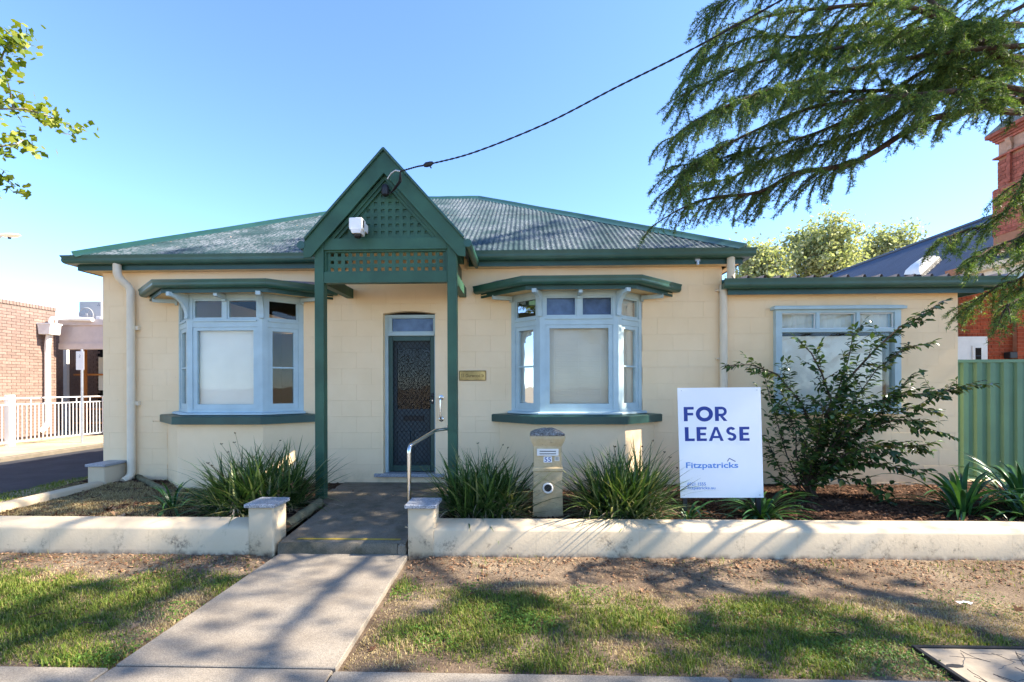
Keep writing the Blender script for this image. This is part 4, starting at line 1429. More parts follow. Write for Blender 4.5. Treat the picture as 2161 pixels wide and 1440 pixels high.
s = MB(); s.box(o_.x + .03, o_.x + .15, o_.y + .161, PY + .066, o_.z + .02, o_.z + .12); obj('mounting_bracket', s, 'white_paint', cbx)
# cable anchor and service cable
q = bp(812, 398, 5.76)
an = thing('cable_anchor', (q.x, 5.84, q.z), 'dark grey service cable fitting under the porch gable apex', 'cable anchor')
s = MB(); s.lathe([(.02, -.09), (.045, -.07), (.05, -.01), (.042, .04), (.02, .06)], (q.x, 5.78, q.z), 14); obj('insulator', s, 'black_plastic', an, smooth=True)
s = MB(); s.box(q.x - .02, q.x + .02, 5.80, 5.866, q.z - .03, q.z + .03); obj('mount', s, 'galvanised', an)
hk = bp(845, 362, 5.60)
s = MB(); s.tube([bp(818, 378, 5.70), bp(826, 366, 5.66), bp(835, 360, 5.63), hk], .011, 8); obj('hook', s, 'galvanised', an, smooth=True)
for k in range(3):
    e = bp(819 + 4 * k, 402 - 3 * k, 5.73)
    s = MB(); s.tube([hk, hk + Vector((-.03 + .015 * k, .04, -.10)), e + Vector((.035, .0, -.03)), e + Vector((.0, .02, -.035))], .0065, 6); obj('tail_wire', s, 'cable', an, smooth=True)
wire_px = [(845, 362, 5.60), (880, 352, 5.55), (907, 346.5, 5.50), (1000, 322, 5.32), (1150, 262, 5.0), (1300, 185, 4.68), (1450, 110, 4.36), (1650, 0, 3.95), (1760, -66, 3.7)]
P3 = [bp(*w) for w in wire_px]; P3.append(P3[-1] + (P3[-1] - P3[-2]) * 2.2 + Vector((0, 0, .25))); P3.append(P3[-1] + (P3[-1] - P3[-2]) * 2.5 + Vector((0, 0, 1.2)))
dense = []
for i in range(len(P3) - 1):
    a0, a1, a2, a3 = P3[max(0, i - 1)], P3[i], P3[i + 1], P3[min(len(P3) - 1, i + 2)]
    for k in range(24):
        t = k / 24
        dense.append(.5 * ((2 * a1) + (a2 - a0) * t + (2 * a0 - 5 * a1 + 4 * a2 - a3) * t * t + (3 * a1 - a0 - 3 * a2 + a3) * t ** 3))
sc_ = thing('service_cable', tuple(P3[0]), 'black twisted overhead service cable running from the porch gable into the cedar', 'cable')
for ph in (0, math.pi):
    s = MB(); s.tube([p + Vector((0, .0045 * math.cos(i * 1.1 + ph), .0045 * math.sin(i * 1.1 + ph))) for i, p in enumerate(dense)], .0062, 7); obj('strand', s, 'cable', sc_, smooth=True)
s = MB(); j = bp(905, 347, 5.50); s.tube([j + Vector((-.06, 0, -.016)), j + Vector((-.03, 0, -.006)), j + Vector((.02, 0, .006)), j + Vector((.05, 0, .02))], [.016, .03, .028, .014], 8); s.tube([j, j + Vector((.03, -.01, -.05))], .008, 6); obj('splice', s, 'black_plastic', sc_, smooth=True)

# service pit in the verge
c0, c1, c3 = gp(1922, 1367, 0), gp(2230, 1376, 0), gp(2022, 1440, 0)
pt = thing('service_pit', (c0.x, c0.y, 0), 'square concrete service pit lid in a dark metal frame set in the grass', 'pit lid')
x0, x1, y1, y0 = c0.x, c0.x + 1.15, c0.y, c0.y - .66
s = MB(); s.box(x0 + .027, x1 - .027, y0 + .027, y1 - .027, -.08, .012, .004); obj('lid', s, 'pit_lid', pt)
for (a, b2, c, d) in ((x0, x1, y1 - .024, y1), (x0, x1, y0, y0 + .024), (x0, x0 + .024, y0 + .025, y1 - .025), (x1 - .024, x1, y0 + .025, y1 - .025)):
    s = MB(); s.box(a, b2, c, d, -.06, .018, .004); obj('frame_bar', s, 'black_metal', pt)
s = MB()
for i in range(90):           # crazed surface: short raised worm lines
    x, y = rnd.uniform(x0 + .06, x1 - .07), rnd.uniform(y0 + .06, y1 - .06); an_ = rnd.choice((0, 1.05, 2.1)) + rnd.uniform(-.3, .3)
    pp = [Vector((x, y, .0125))]
    for k in range(5):
        an_ += rnd.uniform(-.35, .35); pp.append(pp[-1] + Vector((math.cos(an_), math.sin(an_), 0)) * .035)
    pp = [p_ for p_ in pp if x0 + .045 < p_.x < x1 - .045 and y0 + .045 < p_.y < y1 - .045]
    if len(pp) > 2:
        s.tube(pp, .0018, 4)
obj('tread_lines', s, 'black_metal', pt)
s = MB(); h_ = gp(2015, 1406, .012); s.prism([(h_.x + .05 * math.cos(i * .785), h_.y + .018 * math.sin(i * .785)) for i in range(8)], .0123, .0145, lambda a, b2, h: (a, b2, h)); obj('lift_hole', s, 'black_plastic', pt)

# ------------------------------------------------------------------ neighbour on the left
def brick_face(root, name, me_long, me_head, Pw, length, height, course, bl_, mats, limit=300, focus=None, english=False, skip=None):
    """bricks laid course by course on one face; the ones shown largest become pieces, the rest one joined part"""
    rows = []
    n = int(height / course)
    for r in range(n):
        step = bl_ / 2 if (english and r % 2) else bl_
        off = (0 if r % 2 else bl_ / 2) if not english else (bl_ / 4 if r % 2 else 0)
        x = -off
        while x < length:
            a, b2 = max(0, x), min(length, x + step)
            x += step
            if b2 - a > .04 and not (skip and skip((a + b2) / 2, (r + .5) * course)):
                rows.append((a, b2, r))
    if focus:
        rows.sort(key=lambda q: focus((q[0] + q[1]) / 2, (q[2] + .5) * course))
    return rows, rows[:limit], rows[limit:]


nb_ = thing('brick_building', (-14.4, 15, .1), 'sunlit pale brick building with white rainwater head beyond the driveway', 'building')
X_N = -14.4
Y0n, Y1n, Zb, Zt = 9.0, 14.10, .10, 4.03
s = MB(); s.box(X_N - 6, X_N - .012, Y0n, Y1n, -.1, Zt - .01); wl = obj('wall', s, 'pale_mortar', nb_)
course, bl_ = .086, .24
rows, big, rest = brick_face(wl, 'brick', None, None, None, Y1n - Y0n, Zt - Zb - .10, course, bl_, None, 300, lambda u, v: (0 if Y0n + u > 11.9 else 10) + abs(v - 3.0))
bm_cache = {}
def brick_mesh(L_, H_, mat, depth=.02, axis='Y'):
    k = (round(L_, 3), H_, mat, axis)
    if k not in bm_cache:
        mb = MB(); a, c = L_ / 2 - .005, H_ / 2 - .005
        if axis == 'Y':
            mb.prism([(-a, -c), (a, -c), (a, c), (-a, c)], -depth, .0, YZ)
        else:
            mb.prism([(-a, -c), (a, -c), (a, c), (-a, c)], .0, depth, XZ)
        bm_cache[k] = mesh('brick', mb.v, mb.f, mat)
    return bm_cache[k]
for (a, b2, r) in big:
    inst('brick', brick_mesh(b2 - a, course, 'pale_brick'), wl, (X_N + rnd.uniform(-.001, .002), Y0n + (a + b2) / 2, Zb + (r + .5) * course))
s = MB()
for (a, b2, r) in rest:
    s.box(X_N - .02, X_N, Y0n + a + .005, Y0n + b2 - .005, Zb + r * course + .005, Zb + (r + 1) * course - .005)
tag(obj('brickwork', s, 'pale_brick', wl), kind='stuff')
y = Y0n
capm = brick_mesh(.086, .115, 'pale_brick', .04)
while y < Y1n - .08:
    if y > 11.6:
        inst('coping_brick', capm, wl, (X_N + .012, y + .043, Zt - .045))
    y += .088
s = MB(); s.box(X_N - .03, X_N + .01, Y0n, 11.6, Zt - .1, Zt); obj('coping', s, 'pale_brick', wl)
# end face of the wall and porch fascia, columns and recessed brown brick wall
s = MB(); s.box(-14.35, -8.8, 14.15, 14.33, 2.77, 3.66); s.box(-14.35, -8.8, 14.10, 14.15, 3.50, 3.68); s.box(-14.35, -8.8, 14.12, 14.15, 2.77, 2.95); obj('porch_fascia', s, 'pinkish_fascia', nb_)
s = MB(); s.box(-14.4, -8.5, 14.34, 18.5, 3.4, 3.5); obj('porch_roof', s, 'pinkish_fascia', nb_)
hb = bp(115, 692, 14.75)
s = MB(); s.prism([(X_N + .02, 3.46), (X_N + .42, 3.46), (X_N + .38, 3.17), (X_N + .06, 3.17)], 13.52, 13.85, XZ); rh = obj('rain_head', s, 'off_white', nb_)
s = MB(); s.box(X_N + .005, X_N + .44, 13.50, 13.87, 3.461, 3.50); obj('rim', s, 'white_paint', rh)
s = MB(); s.tube(bend([(X_N + .2, 13.7, 3.17), (X_N + .15, 13.7, 2.9), (X_N + .09, 13.75, 2.7), (X_N + .09, 13.75, .5), (X_N + .02, 13.6, .28)], .1), .075, 14); obj('downpipe', s, 'off_white', nb_, smooth=True)
s = MB(); s.tube(bend([(X_N + .15, 13.8, 3.52), (X_N + .15, 13.8, 3.68), (X_N + .5, 14.05, 3.70), (X_N + 1.2, 14.05, 3.66)], .08), .06, 12); obj('overflow_pipe', s, 'white_paint', nb_, smooth=True)
BYY = 16.0
s = MB(); s.box(-16.5, -8.0, BYY + .012, BYY + .3, .1, 3.5); w2 = obj('recessed_wall', s, 'pale_mortar', nb_)
s = MB(); course2 = .086
for r in range(int(3.4 / course2)):
    x = -16.8 - (.12 if r % 2 else 0)
    while x < -8.2:
        if not (-14.9 < x < -13.95):
            s.box(x + .005, x + .235, BYY - .01, BYY + .011, .1 + r * course2 + .005, .1 + (r + 1) * course2 - .005)
        x += .24
tag(obj('brickwork', s, 'brown_brick', w2), kind='stuff')
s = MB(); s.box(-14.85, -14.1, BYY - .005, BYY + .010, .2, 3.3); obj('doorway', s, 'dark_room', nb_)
for (x, w) in ((bp(178, 800, 15.2).x, .055),):
    s = MB(); s.box(x - w, x + w, 15.15, 15.25, .1, 3.4); obj('timber_post', s, 'orange_timber', nb_)
for z in (2.02, 1.28, .88, .42):
    s = MB(); s.box(-15.0, -8.8, 15.26, 15.30, z - .03, z + .03); obj('timber_rail', s, 'orange_timber', nb_)
s = MB(); s.box(bp(140, 800, 15.7).x - .06, bp(140, 800, 15.7).x + .06, 15.65, 15.75, .1, 3.4); obj('post', s, 'off_white', nb_)
s = MB(); s.box(bp(209, 800, 15.4).x, bp(209, 800, 15.4).x + .5, 15.38, 15.4, 1.5, 2.6); obj('notice_board', s, 'blind_cream', nb_)

# air conditioner on the porch roof
ax0, ax1 = bp(166.5, 650, 14.8), bp(214, 650, 14.8)
ac = thing('air_conditioner', ((ax0.x + ax1.x) / 2, 14.95, 3.5), 'grey air conditioner unit with round fan on the flat roof next door', 'air conditioner')
z0, z1 = 3.50, bp(170, 636.5, 14.8).z
s = MB(); s.box(ax0.x, ax1.x, 14.8, 15.15, z0, z1, .015); obj('casing', s, 'unit_grey', ac)
fc = Vector((ax0.x + .25, 14.795, (z0 + z1) / 2 - .02))
s = MB(); s.lathe([(.235, .0), (.235, .004)], fc, 28, 'Y'); obj('fan_opening', s, 'black_plastic', ac)
s = MB(); s.lathe([(.24, .0), (.255, .012), (.24, .022), (.232, .006)], fc, 28, 'Y'); obj('fan_ring', s, 'unit_grey', ac, smooth=True)
for k in range(7):
    an_ = k * 2 * math.pi / 7
    s = MB(); s.tube([fc + Vector((.06 * math.cos(an_), -.012, .06 * math.sin(an_))), fc + Vector((.235 * math.cos(an_), -.012, .235 * math.sin(an_)))], .009, 5); obj('grille_spoke', s, 'unit_grey', ac)
s = MB(); s.lathe([(.075, .01), (.07, .025), (.0, .03)], fc, 18, 'Y'); obj('fan_hub', s, 'unit_grey', ac, smooth=True)
for k in range(4):
    s = MB(); s.box(ax1.x - .16 + .035 * k, ax1.x - .147 + .035 * k, 14.793, 14.799, z0 + .08, z0 + .38); obj('louvre', s, 'white_paint', ac)
s = MB(); cxx, czz = ax1.x - .085, z1 - .12
for (dx, dz) in ((0, .035), (-.028, -.012), (.028, -.012)):
    s.poly([(cxx + dx, 14.7985, czz + dz + .028), (cxx + dx - .016, 14.7985, czz + dz), (cxx + dx, 14.7985, czz + dz - .028), (cxx + dx + .016, 14.7985, czz + dz)])
obj('maker_mark', s, 'grey_print', ac)

# white railing fence along the far side of the driveway
XF_ = -13.1
fe = thing('railing_fence', (XF_, 13, .1), 'white painted metal railing fence with thin pickets in front of the pale brick building', 'fence')
ftop = 1.34
for y in (9.3, 11.64, 13.98 + .9, 17.2):
    s = MB(); s.box(XF_ - .075, XF_ + .075, y - .075, y + .075, .08, ftop + .07, .01); obj('post', s, 'white_paint', fe)
posts = [9.3, 11.64, 14.88, 17.2]
for ya, yb in zip(posts, posts[1:]):
    for z, h in ((ftop, .03), (ftop - .16, .025), (.22, .025)):
        s = MB(); s.box(XF_ - .02, XF_ + .02, ya + .076, yb - .076, z - h, z); obj('rail', s, 'white_paint', fe)
s0 = MB(); s0.box(-.009, .009, -.009, .009, .0, ftop - .405 + .0)
pk = mesh('picket', s0.v, s0.f, 'white_paint')
for ya, yb in zip(posts, posts[1:]):
    n = int((yb - ya - .15) / .105)
    for i in range(1, n):
        y = ya + .075 + (yb - ya - .15) * i / n
        inst('picket', pk, fe, (XF_, y, .22))
        if i % 4 == 0:
            inst('picket', pk, fe, (XF_, y, ftop - .16), None, (1, 1, .14))
# parking sign on a steel pole
sb = gp(173.5, 934, .12)
sp_ = thing('parking_sign', (sb.x, sb.y, .1), 'small white sign plate on a galvanised pole beside the railing fence', 'sign')
s = MB(); s.tube([(sb.x, sb.y, .08), (sb.x, sb.y, 2.62)], .032, 12); obj('pole', s, 'galvanised', sp_, smooth=True)
zt_, zb_2 = bp(172, 742, sb.y).z, bp(172, 781, sb.y).z
xa_, xb_ = bp(163.5, 760, sb.y).x, bp(180.5, 760, sb.y).x
s = MB(); s.box(xa_, xb_, sb.y - .045, sb.y - .038, zb_2, zt_, .003); pp = obj('plate', s, 'white_paint', sp_)
obj('digit', text_mb('2', .07, lambda u, v, d: (xa_ + .085 + u, sb.y - .0455, zt_ - .16 + v)), 'grey_print', pp)
# street lamp far left
lh = bp(22, 497, 22.0)
lp = thing('street_lamp', (lh.x - 2.2, 22.5, .0), 'pale flat street lamp head on an outreach arm', 'street lamp')
s = MB(); s.tube([(lh.x - 2.2, 22.5, -.1), (lh.x - 2.2, 22.5, 7.6), (lh.x - 1.9, 22.4, 8.25), (lh.x - .4, 22.0, lh.z + .02)], [.11, .075, .06, .05], 12); obj('pole', s, 'galvanised', lp, smooth=True)
s = MB(); s.lathe([(.02, -.10), (.10, -.08), (.17, .0), (.14, .05), (.03, .09)], (0, 0, 0), 16); s.v = [(lh.x + v[0] * 3.1, 22 + v[1] * 1.3, lh.z + v[2]) for v in s.v]; obj('lamp_head', s, 'off_white', lp, smooth=True)
s = MB(); s.tube([(lh.x - .05, 22, lh.z - .08), (lh.x - .05, 22, lh.z - .17)], .06, 10); obj('sensor', s, 'black_plastic', lp)

# ------------------------------------------------------------------ right: sheet fence and the red brick house
FY = 7.32
fl = thing('sheet_fence', (8, FY, .2), 'green corrugated steel fence joining the house corner', 'fence')
x = 6.05; ft = 1.975
while x < 12.2:
    x1 = x + .78; mb = MB(); k = 0; pts = []
    n = 4; w = .78 / n
    for i in range(n):
        a = x + i * w
        pts += [(a, .0), (a + w * .38, .0), (a + w * .50, .034), (a + w * .88, .034)]
    pts.append((x1, .0))
    for a, d in pts:
        mb.v += [(a, FY - d, .05), (a, FY - d, ft - .03)]
    for i in range(len(pts) - 1):
        mb.f.append((2 * i, 2 * i + 2, 2 * i + 3, 2 * i + 1))
    obj('fence_sheet', mb, 'fence_green', fl); x = x1
s = MB(); s.box(6.06, 12.2, FY - .045, FY + .02, ft - .045, ft, .006); obj('top_rail', s, 'fence_green', fl)
s = MB(); s.box(6.06, 12.2, FY - .04, FY - .035 + .04, .16, .21); obj('bottom_rail', s, 'fence_green', fl)

rh_ = thing('red_brick_house', (11, 11.2, .2), 'red brick house with blue steel roof and tall chimney behind the green fence', 'house')
RY = 11.2
s = MB(); s.box(9.9, 18, RY + .012, RY + .3, .1, 4.28); rwall = obj('wall', s, 'red_mortar', rh_)
d0, d1, dt = bp(2000, 740, RY).x, bp(2080.5, 740, RY).x, bp(2050, 711, RY).z
rx0 = 9.95
rows, big, rest = brick_face(rwall, 'brick', None, None, None, 2.6, 3.95, .086, .24, None, 300, lambda u, v: abs(v - 2.7) + (0 if .3 < u < 2.1 else 5), True, lambda u, v: d0 < rx0 + u < d1 and v < dt - .2)
for (a, b2, r) in big:
    inst('brick', brick_mesh(b2 - a, .086, 'red_brick', .02, 'X'), rwall, (rx0 + (a + b2) / 2, RY + rnd.uniform(-.002, .001), .2 + (r + .5) * .086))
s = MB()
for (a, b2, r) in rest:
    s.box(rx0 + a + .005, rx0 + b2 - .005, RY, RY + .02, .2 + r * .086 + .005, .2 + (r + 1) * .086 - .005)
tag(obj('brickwork', s, 'red_brick', rwall), kind='stuff')
# projecting pier at the right
px_ = bp(2147, 650, 11.08).x
s = MB(); s.box(px_ + .012, px_ + 1.5, 11.092, RY, .1, 4.2); pr_ = obj('pier', s, 'red_mortar', rh_)
for r in range(45):
    for i in range(4):
        a = px_ + i * .24 - (.12 if r % 2 else 0); b2 = a + .24; a = max(a, px_)
        inst('brick', brick_mesh(round(b2 - a, 2), .086, 'red_brick', .02, 'X'), pr_, ((a + b2) / 2, 11.08, .2 + (r + .5) * .086))
# door, side light
s = MB(); s.box(d0 - .6, d1, RY - .05, RY + .01, .2, dt, .01); dr = obj('door', s, 'off_white', rh_)
s = MB(); q0, q1 = bp(2052, 740, RY).x, bp(2064, 740, RY).x; s.box(q0 - .06, q1 + .06, RY - .075, RY - .051, .9, bp(2058, 735, RY).z + .05, .008); obj('moulding', s, 'off_white', dr)
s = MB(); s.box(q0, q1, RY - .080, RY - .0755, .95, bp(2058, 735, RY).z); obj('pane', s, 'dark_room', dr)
s = MB()
for z in (2.05, 2.25):
    s.box(q0, q1, RY - .083, RY - .0805, z, z + .012)
obj('glazing_bar', s, 'grey_print', dr)
s = MB(); a_, b2_ = bp(2117, 757, RY), bp(2133, 744, RY); s.box(a_.x, b2_.x, RY - .16, RY - .005, a_.z, b2_.z, .01); obj('wall_box', s, 'black_plastic', rh_)
# roof: the slope facing our house, running back from the street
EXR, EZR, TANR = 10.15, 4.20, .70
RXR = EXR + 2.97
rr = bpy.data.objects.new('roof', None); link(rr, rh_, ORG[rh_.name])
yy = 7.6
while yy < 26:
    mb = MB(); n = 60; y1 = yy + .76
    for i in range(n + 1):
        y = yy + .76 * i / n; l = .009 * math.cos(2 * math.pi * y / .076)
        mb.v += [(EXR - .03, y, EZR + .03 + l), (RXR, y, EZR + .03 + TANR * (RXR - EXR + .03) + l)]
    mb.f = [(2 * i, 2 * i + 1, 2 * i + 3, 2 * i + 2) for i in range(n)]
    o = obj('roof_sheet', mb, 'blue_roof_steel', rr); o.data.polygons.foreach_set('use_smooth', [True] * n)
    yy = y1
s = MB(); s.quad((RXR, 7.6, EZR + .02 + TANR * 2.97), (RXR, 26, EZR + .02 + TANR * 2.97), (RXR + 3, 26, EZR), (RXR + 3, 7.6, EZR)); obj('far_slope', s, 'blue_roof_steel', rr)
s = MB(); s.tube([(RXR, 7.6, EZR + .05 + TANR * 3.0), (RXR, 26, EZR + .05 + TANR * 3.0)], .05, 10); obj('ridge_cap', s, 'blue_roof_steel', rr, smooth=True)
s = MB(); sweep(s, gutter_profile(EZR - .10, EZR + .03, .12), [(EXR, 26), (EXR, 7.6)]); obj('gutter', s, 'cream_metal', rh_, smooth=True)
s = MB(); s.box(EXR + .001, EXR + .03, 7.6, 26, EZR - .28, EZR); s.box(EXR + .031, EXR + .9, 7.6, RY - .01, EZR - .27, EZR - .25); obj('fascia', s, 'cream_metal', rh_)
s = MB(); s.box(EXR + .035, EXR + .10, 7.6, RY - .02, EZR - .40, EZR - .275); obj('verandah_beam', s, 'blue_paint', rh_)
# skylight dome
def on_roof(px, py, lift=.0):
    d = ray(px, py); t = (EZR + .03 + lift + TANR * (-EXR + .03) - EYE) / (d.z - TANR * d.x)
    return Vector((0, 0, EYE)) + d * t
sk = [on_roof(*q) for q in ((1912, 586), (1948, 586), (1988, 549), (1965, 550))]
nrm = Vector((-TANR, 0, 1)).normalized()
s = MB(); ring = [q + nrm * .10 for q in sk]
n0 = len(s.v); s.v += [tuple(q) for q in sk + ring]
for i in range(4):
    s.f.append((i, (i + 1) % 4, 4 + (i + 1) % 4, 4 + i))
obj('skylight_kerb', s, 'black_metal', rr)
s = MB(); cpt = sum(ring, Vector()) / 4
rings = [ring, [q.lerp(cpt, .18) + nrm * .09 for q in ring], [q.lerp(cpt, .55) + nrm * .16 for q in ring]]
s.v = [tuple(q) for r in rings for q in r] + [tuple(cpt + nrm * .18)]
for k in range(2):
    for i in range(4):
        s.f.append((4 * k + i, 4 * k + (i + 1) % 4, 4 * k + 4 + (i + 1) % 4, 4 * k + 4 + i))
for i in range(4):
    s.f.append((8 + i, 8 + (i + 1) % 4, 12))
obj('skylight_dome', s, 'off_white', rr, smooth=True)
# chimney
ch = bpy.data.objects.new('chimney', None); link(ch, rh_, ORG[rh_.name])
CXF, CY1, CY0 = 10.46, 10.95, 9.45
def cbox(name, o, z0, z1, mat):
    s = MB(); s.box(CXF - o, CXF + .75 + o, CY0 - o, CY1 + o, z0, z1, .004); return obj(name, s, mat, ch)
cbox('base_core', -.012, 4.3, 5.95, 'red_mortar')
cbox('shaft_core', -.072, 5.951, 6.62, 'red_mortar'); cbox('neck', -.07, 6.66, 6.96, 'old_stucco')
cbox('band', .0, 6.621, 6.659, 'chimney_brick')
for k in range(3):
    cbox('corbel_course', -.03 + .03 * k, 6.961 + .05 * k, 7.009 + .05 * k, 'chimney_brick')
cbox('cap_course', .085, 7.112, 7.19, 'chimney_brick')
s = MB(); a0, a1, b0_, b1_ = CXF - .085, CXF + .835, CY0 - .085, CY1 + .085
s.v = [(a0, b0_, 7.191), (a1, b0_, 7.191), (a1, b1_, 7.191), (a0, b1_, 7.191), (a0 + .25, b0_ + .25, 7.5), (a1 - .25, b0_ + .25, 7.5), (a1 - .25, b1_ - .25, 7.5), (a0 + .25, b1_ - .25, 7.5)]
s.f = [(3, 2, 1, 0), (4, 5, 6, 7), (0, 1, 5, 4), (1, 2, 6, 5), (2, 3, 7, 6), (3, 0, 4, 7)]; obj('weathered_top', s, 'lichen_stone', ch)
for (xo, z0, z1) in ((CXF, 4.9, 5.95), (CXF + .06, 5.955, 6.62)):
    ya, yb = CY0 + (xo - CXF), CY1 - (xo - CXF)
    r = 0; z = z0
    while z + .08 < z1:
        y = ya - (.12 if r % 2 else 0)
        while y < yb - .02:
            p, q = max(y, ya), min(y + .24, yb); y += .24
            if q - p < .04:
                continue
            L_ = round(q - p, 2)
            k = (L_, 'chim')
            if k not in bm_cache:
                mb = MB(); a, c = L_ / 2 - .004, .039
                mb.prism([(-a, -c), (a, -c), (a, c), (-a, c)], .02, -.002, YZ); bm_cache[k] = mesh('brick', mb.v, mb.f, 'chimney_brick')
            inst('brick', bm_cache[k], ch, (xo + rnd.uniform(-.003, .001), (p + q) / 2, z + .043))
        z += .086; r += 1
for y in (CY0 + .35, CY1 - .35):        # recessed slot edge and scroll bracket on the visible face
    s = MB(); s.box(CXF + .005, CXF + .0585, y - .035, y + .035, 6.0, 6.61); obj('pilaster', s, 'chimney_brick', ch)
    s = MB(); s.prism([(CXF + .06, 6.67), (CXF + .02, 6.70), (CXF + .03, 6.78), (CXF - .01, 6.9), (CXF - .02, 6.955), (CXF + .07, 6.955)], y - .05, y + .05, XZ); obj('scroll_bracket', s, 'old_stucco', ch)


# ------------------------------------------------------------------ plants
def blades(n, centre, r0, L, Wd, el, bendr, az=None, segs=6, seed=1, zf=None, fold=0.0):
    """n arching strap blades as one strip each; returns verts, quads"""
    g = np.random.default_rng(seed)
    a = g.uniform(0, 2 * np.pi, n) if az is None else g.uniform(az[0], az[1], n)
    rr = r0 * np.sqrt(g.random(n)); ba = g.uniform(0, 2 * np.pi, n)
    bx, by = centre[0] + rr * np.cos(ba), centre[1] + rr * np.sin(ba)
    bz = centre[2] + (zf(bx, by) if zf else 0) * np.ones(n)
    ln = g.uniform(L[0], L[1], n); w = g.uniform(Wd[0], Wd[1], n)
    e0 = np.radians(g.uniform(el[0], el[1], n)); bd = np.radians(g.uniform(bendr[0], bendr[1], n))
    tw = g.uniform(-.9, .9, n)
    P = np.stack([bx, by, bz], 1); V = np.zeros((n, segs + 1, 2, 3))
    for k in range(segs + 1):
        t = k / segs
        wk = w * (1 - t ** 2.2) * (.65 + .35 * min(1, t * 4)) + .0006
        sx = np.cos(a + np.pi / 2 + tw * t); sy = np.sin(a + np.pi / 2 + tw * t)
        V[:, k, 0] = P - np.stack([sx, sy, 0 * sx], 1) * wk[:, None] / 2
        V[:, k, 1] = P + np.stack([sx, sy, 0 * sx], 1) * wk[:, None] / 2
        e = e0 - bd * (t + .5 / segs) ** 1.3
        P = P + np.stack([np.cos(e) * np.cos(a), np.cos(e) * np.sin(a), np.sin(e)], 1) * (ln / segs)[:, None]
    V = V.reshape(-1, 3)
    i = (np.arange(n)[:, None] * (segs + 1) + np.arange(segs)[None, :]).ravel() * 2
    return V, np.stack([i, i + 1, i + 3, i + 2], 1)


def join(parts):
    Vs, Fs, o = [], [], 0
    for V, F_ in parts:
        Vs.append(V); Fs.append(F_ + o); o += len(V)
    return np.concatenate(Vs), np.concatenate(Fs)


def strap_clump(c, label, seed, R0=.17, L=(.45, .86), n=620):
    t = thing('strap_plant', c, label, 'plant', 'strap leaved clumps in the front beds')
    V, F_ = join([blades(int(n * .55), c, R0, L, (.016, .033), (38, 87), (10, 65), seed=seed),
                  blades(int(n * .45), c, R0 * 1.1, (L[0] * .8, L[1] * .85), (.015, .030), (5, 58), (5, 70), seed=seed + 1)])
    tag(npobj('leaves', V, F_, 'strap_leaf', t), kind='stuff')
    V, F_ = blades(int(n * .34), c, R0 * 1.15, (.25, .7), (.006, .011), (10, 65), (40, 150), seed=seed + 2)
    tag(npobj('dead_leaves', V, F_, 'dead_strap', t), kind='stuff')
    g = random.Random(seed)
    for k in range(9):
        a = g.uniform(0, 6.28); l = g.uniform(.62, .92); p = Vector(c) + Vector((g.uniform(-.1, .1), g.uniform(-.1, .1), 0)); e = rad(g.uniform(52, 80))
        pts = [p]
        for i in range(5):
            e -= .05; pts.append(pts[-1] + Vector((math.cos(e) * math.cos(a), math.cos(e) * math.sin(a), math.sin(e))) * l / 5)
        s = MB(); s.tube(pts, [.003, .003, .0025, .002, .0018, .0015], 4)
        q = pts[-1]
        for j in range(3):
            d = Vector((g.uniform(-1, 1), g.uniform(-1, 1), g.uniform(.2, 1))).normalized() * .022
            s.tube([q, q + d * .5, q + d], [.002, .006, .001], 5)
        obj('seed_stalk', s, 'brass_dark', t)
    return t


strap_clump((-3.08, 5.42, .19), 'strap leaved clump between the cream pillar and the left porch post', 31, .42, (.45, .88), 1350)
strap_clump((-.47, 5.18, .18), 'strap leaved clump between the handrail and the letterbox', 41, .34, (.42, .86), 1150)
strap_clump((1.02, 5.16, .18), 'strap leaved clump between the letterbox and the for lease sign', 51, .32, (.5, .93), 1150)

# agapanthus: every leaf its own piece
def strap_mesh(L_, W_, el, bd, seed):
    segs = 9; mb = MB(); p = Vector((0, 0, 0)); g = random.Random(seed); tw = g.uniform(-.5, .5)
    for k in range(segs + 1):
        t = k / segs; w = W_ * (.55 + .45 * min(1, t * 3)) * (1 - max(0, t - .55) ** 2 * 4.6) + .001
        e = rad(el) - rad(bd) * t ** 1.4
        sd = Vector((math.sin(tw * t), math.cos(tw * t), 0)); up = Vector((-math.sin(e), 0, math.cos(e)))
        mb.v += [tuple(p - sd * w / 2 + up * w * .18), tuple(p), tuple(p + sd * w / 2 + up * w * .18)]
        p = p + Vector((math.cos(e), 0, math.sin(e))) * L_ / segs
    for k in range(segs):
        i = 3 * k
        mb.f += [(i, i + 1, i + 4, i + 3), (i + 1, i + 2, i + 5, i + 4)]
    return mesh('leaf', mb.v, mb.f, 'agapanthus_leaf', True)


aga = [strap_mesh(.42 + .05 * (k % 4), .026 + .004 * (k % 3), 80 - 7 * k, 55 + 12 * (k % 5), k) for k in range(10)]


def agapanthus(c, label, n, sc, seed, lean=(0, 9)):
    t = thing('agapanthus', c, label, 'plant', 'agapanthus clumps')
    g = random.Random(seed)
    for k in range(n):
        a = g.uniform(0, 6.283); r = g.uniform(.0, .10) * sc
        o = inst('leaf', aga[g.randint(*lean)], t, (c[0] + r * math.cos(a), c[1] + r * math.sin(a), c[2] + .01), (g.uniform(-.12, .12), g.uniform(-.15, .2), a + g.uniform(-.4, .4)), sc * g.uniform(.75, 1.15))
    return t


def at_bed(px, py, z=.19):
    q = gp(px, py, z); return (q.x, q.y, z)


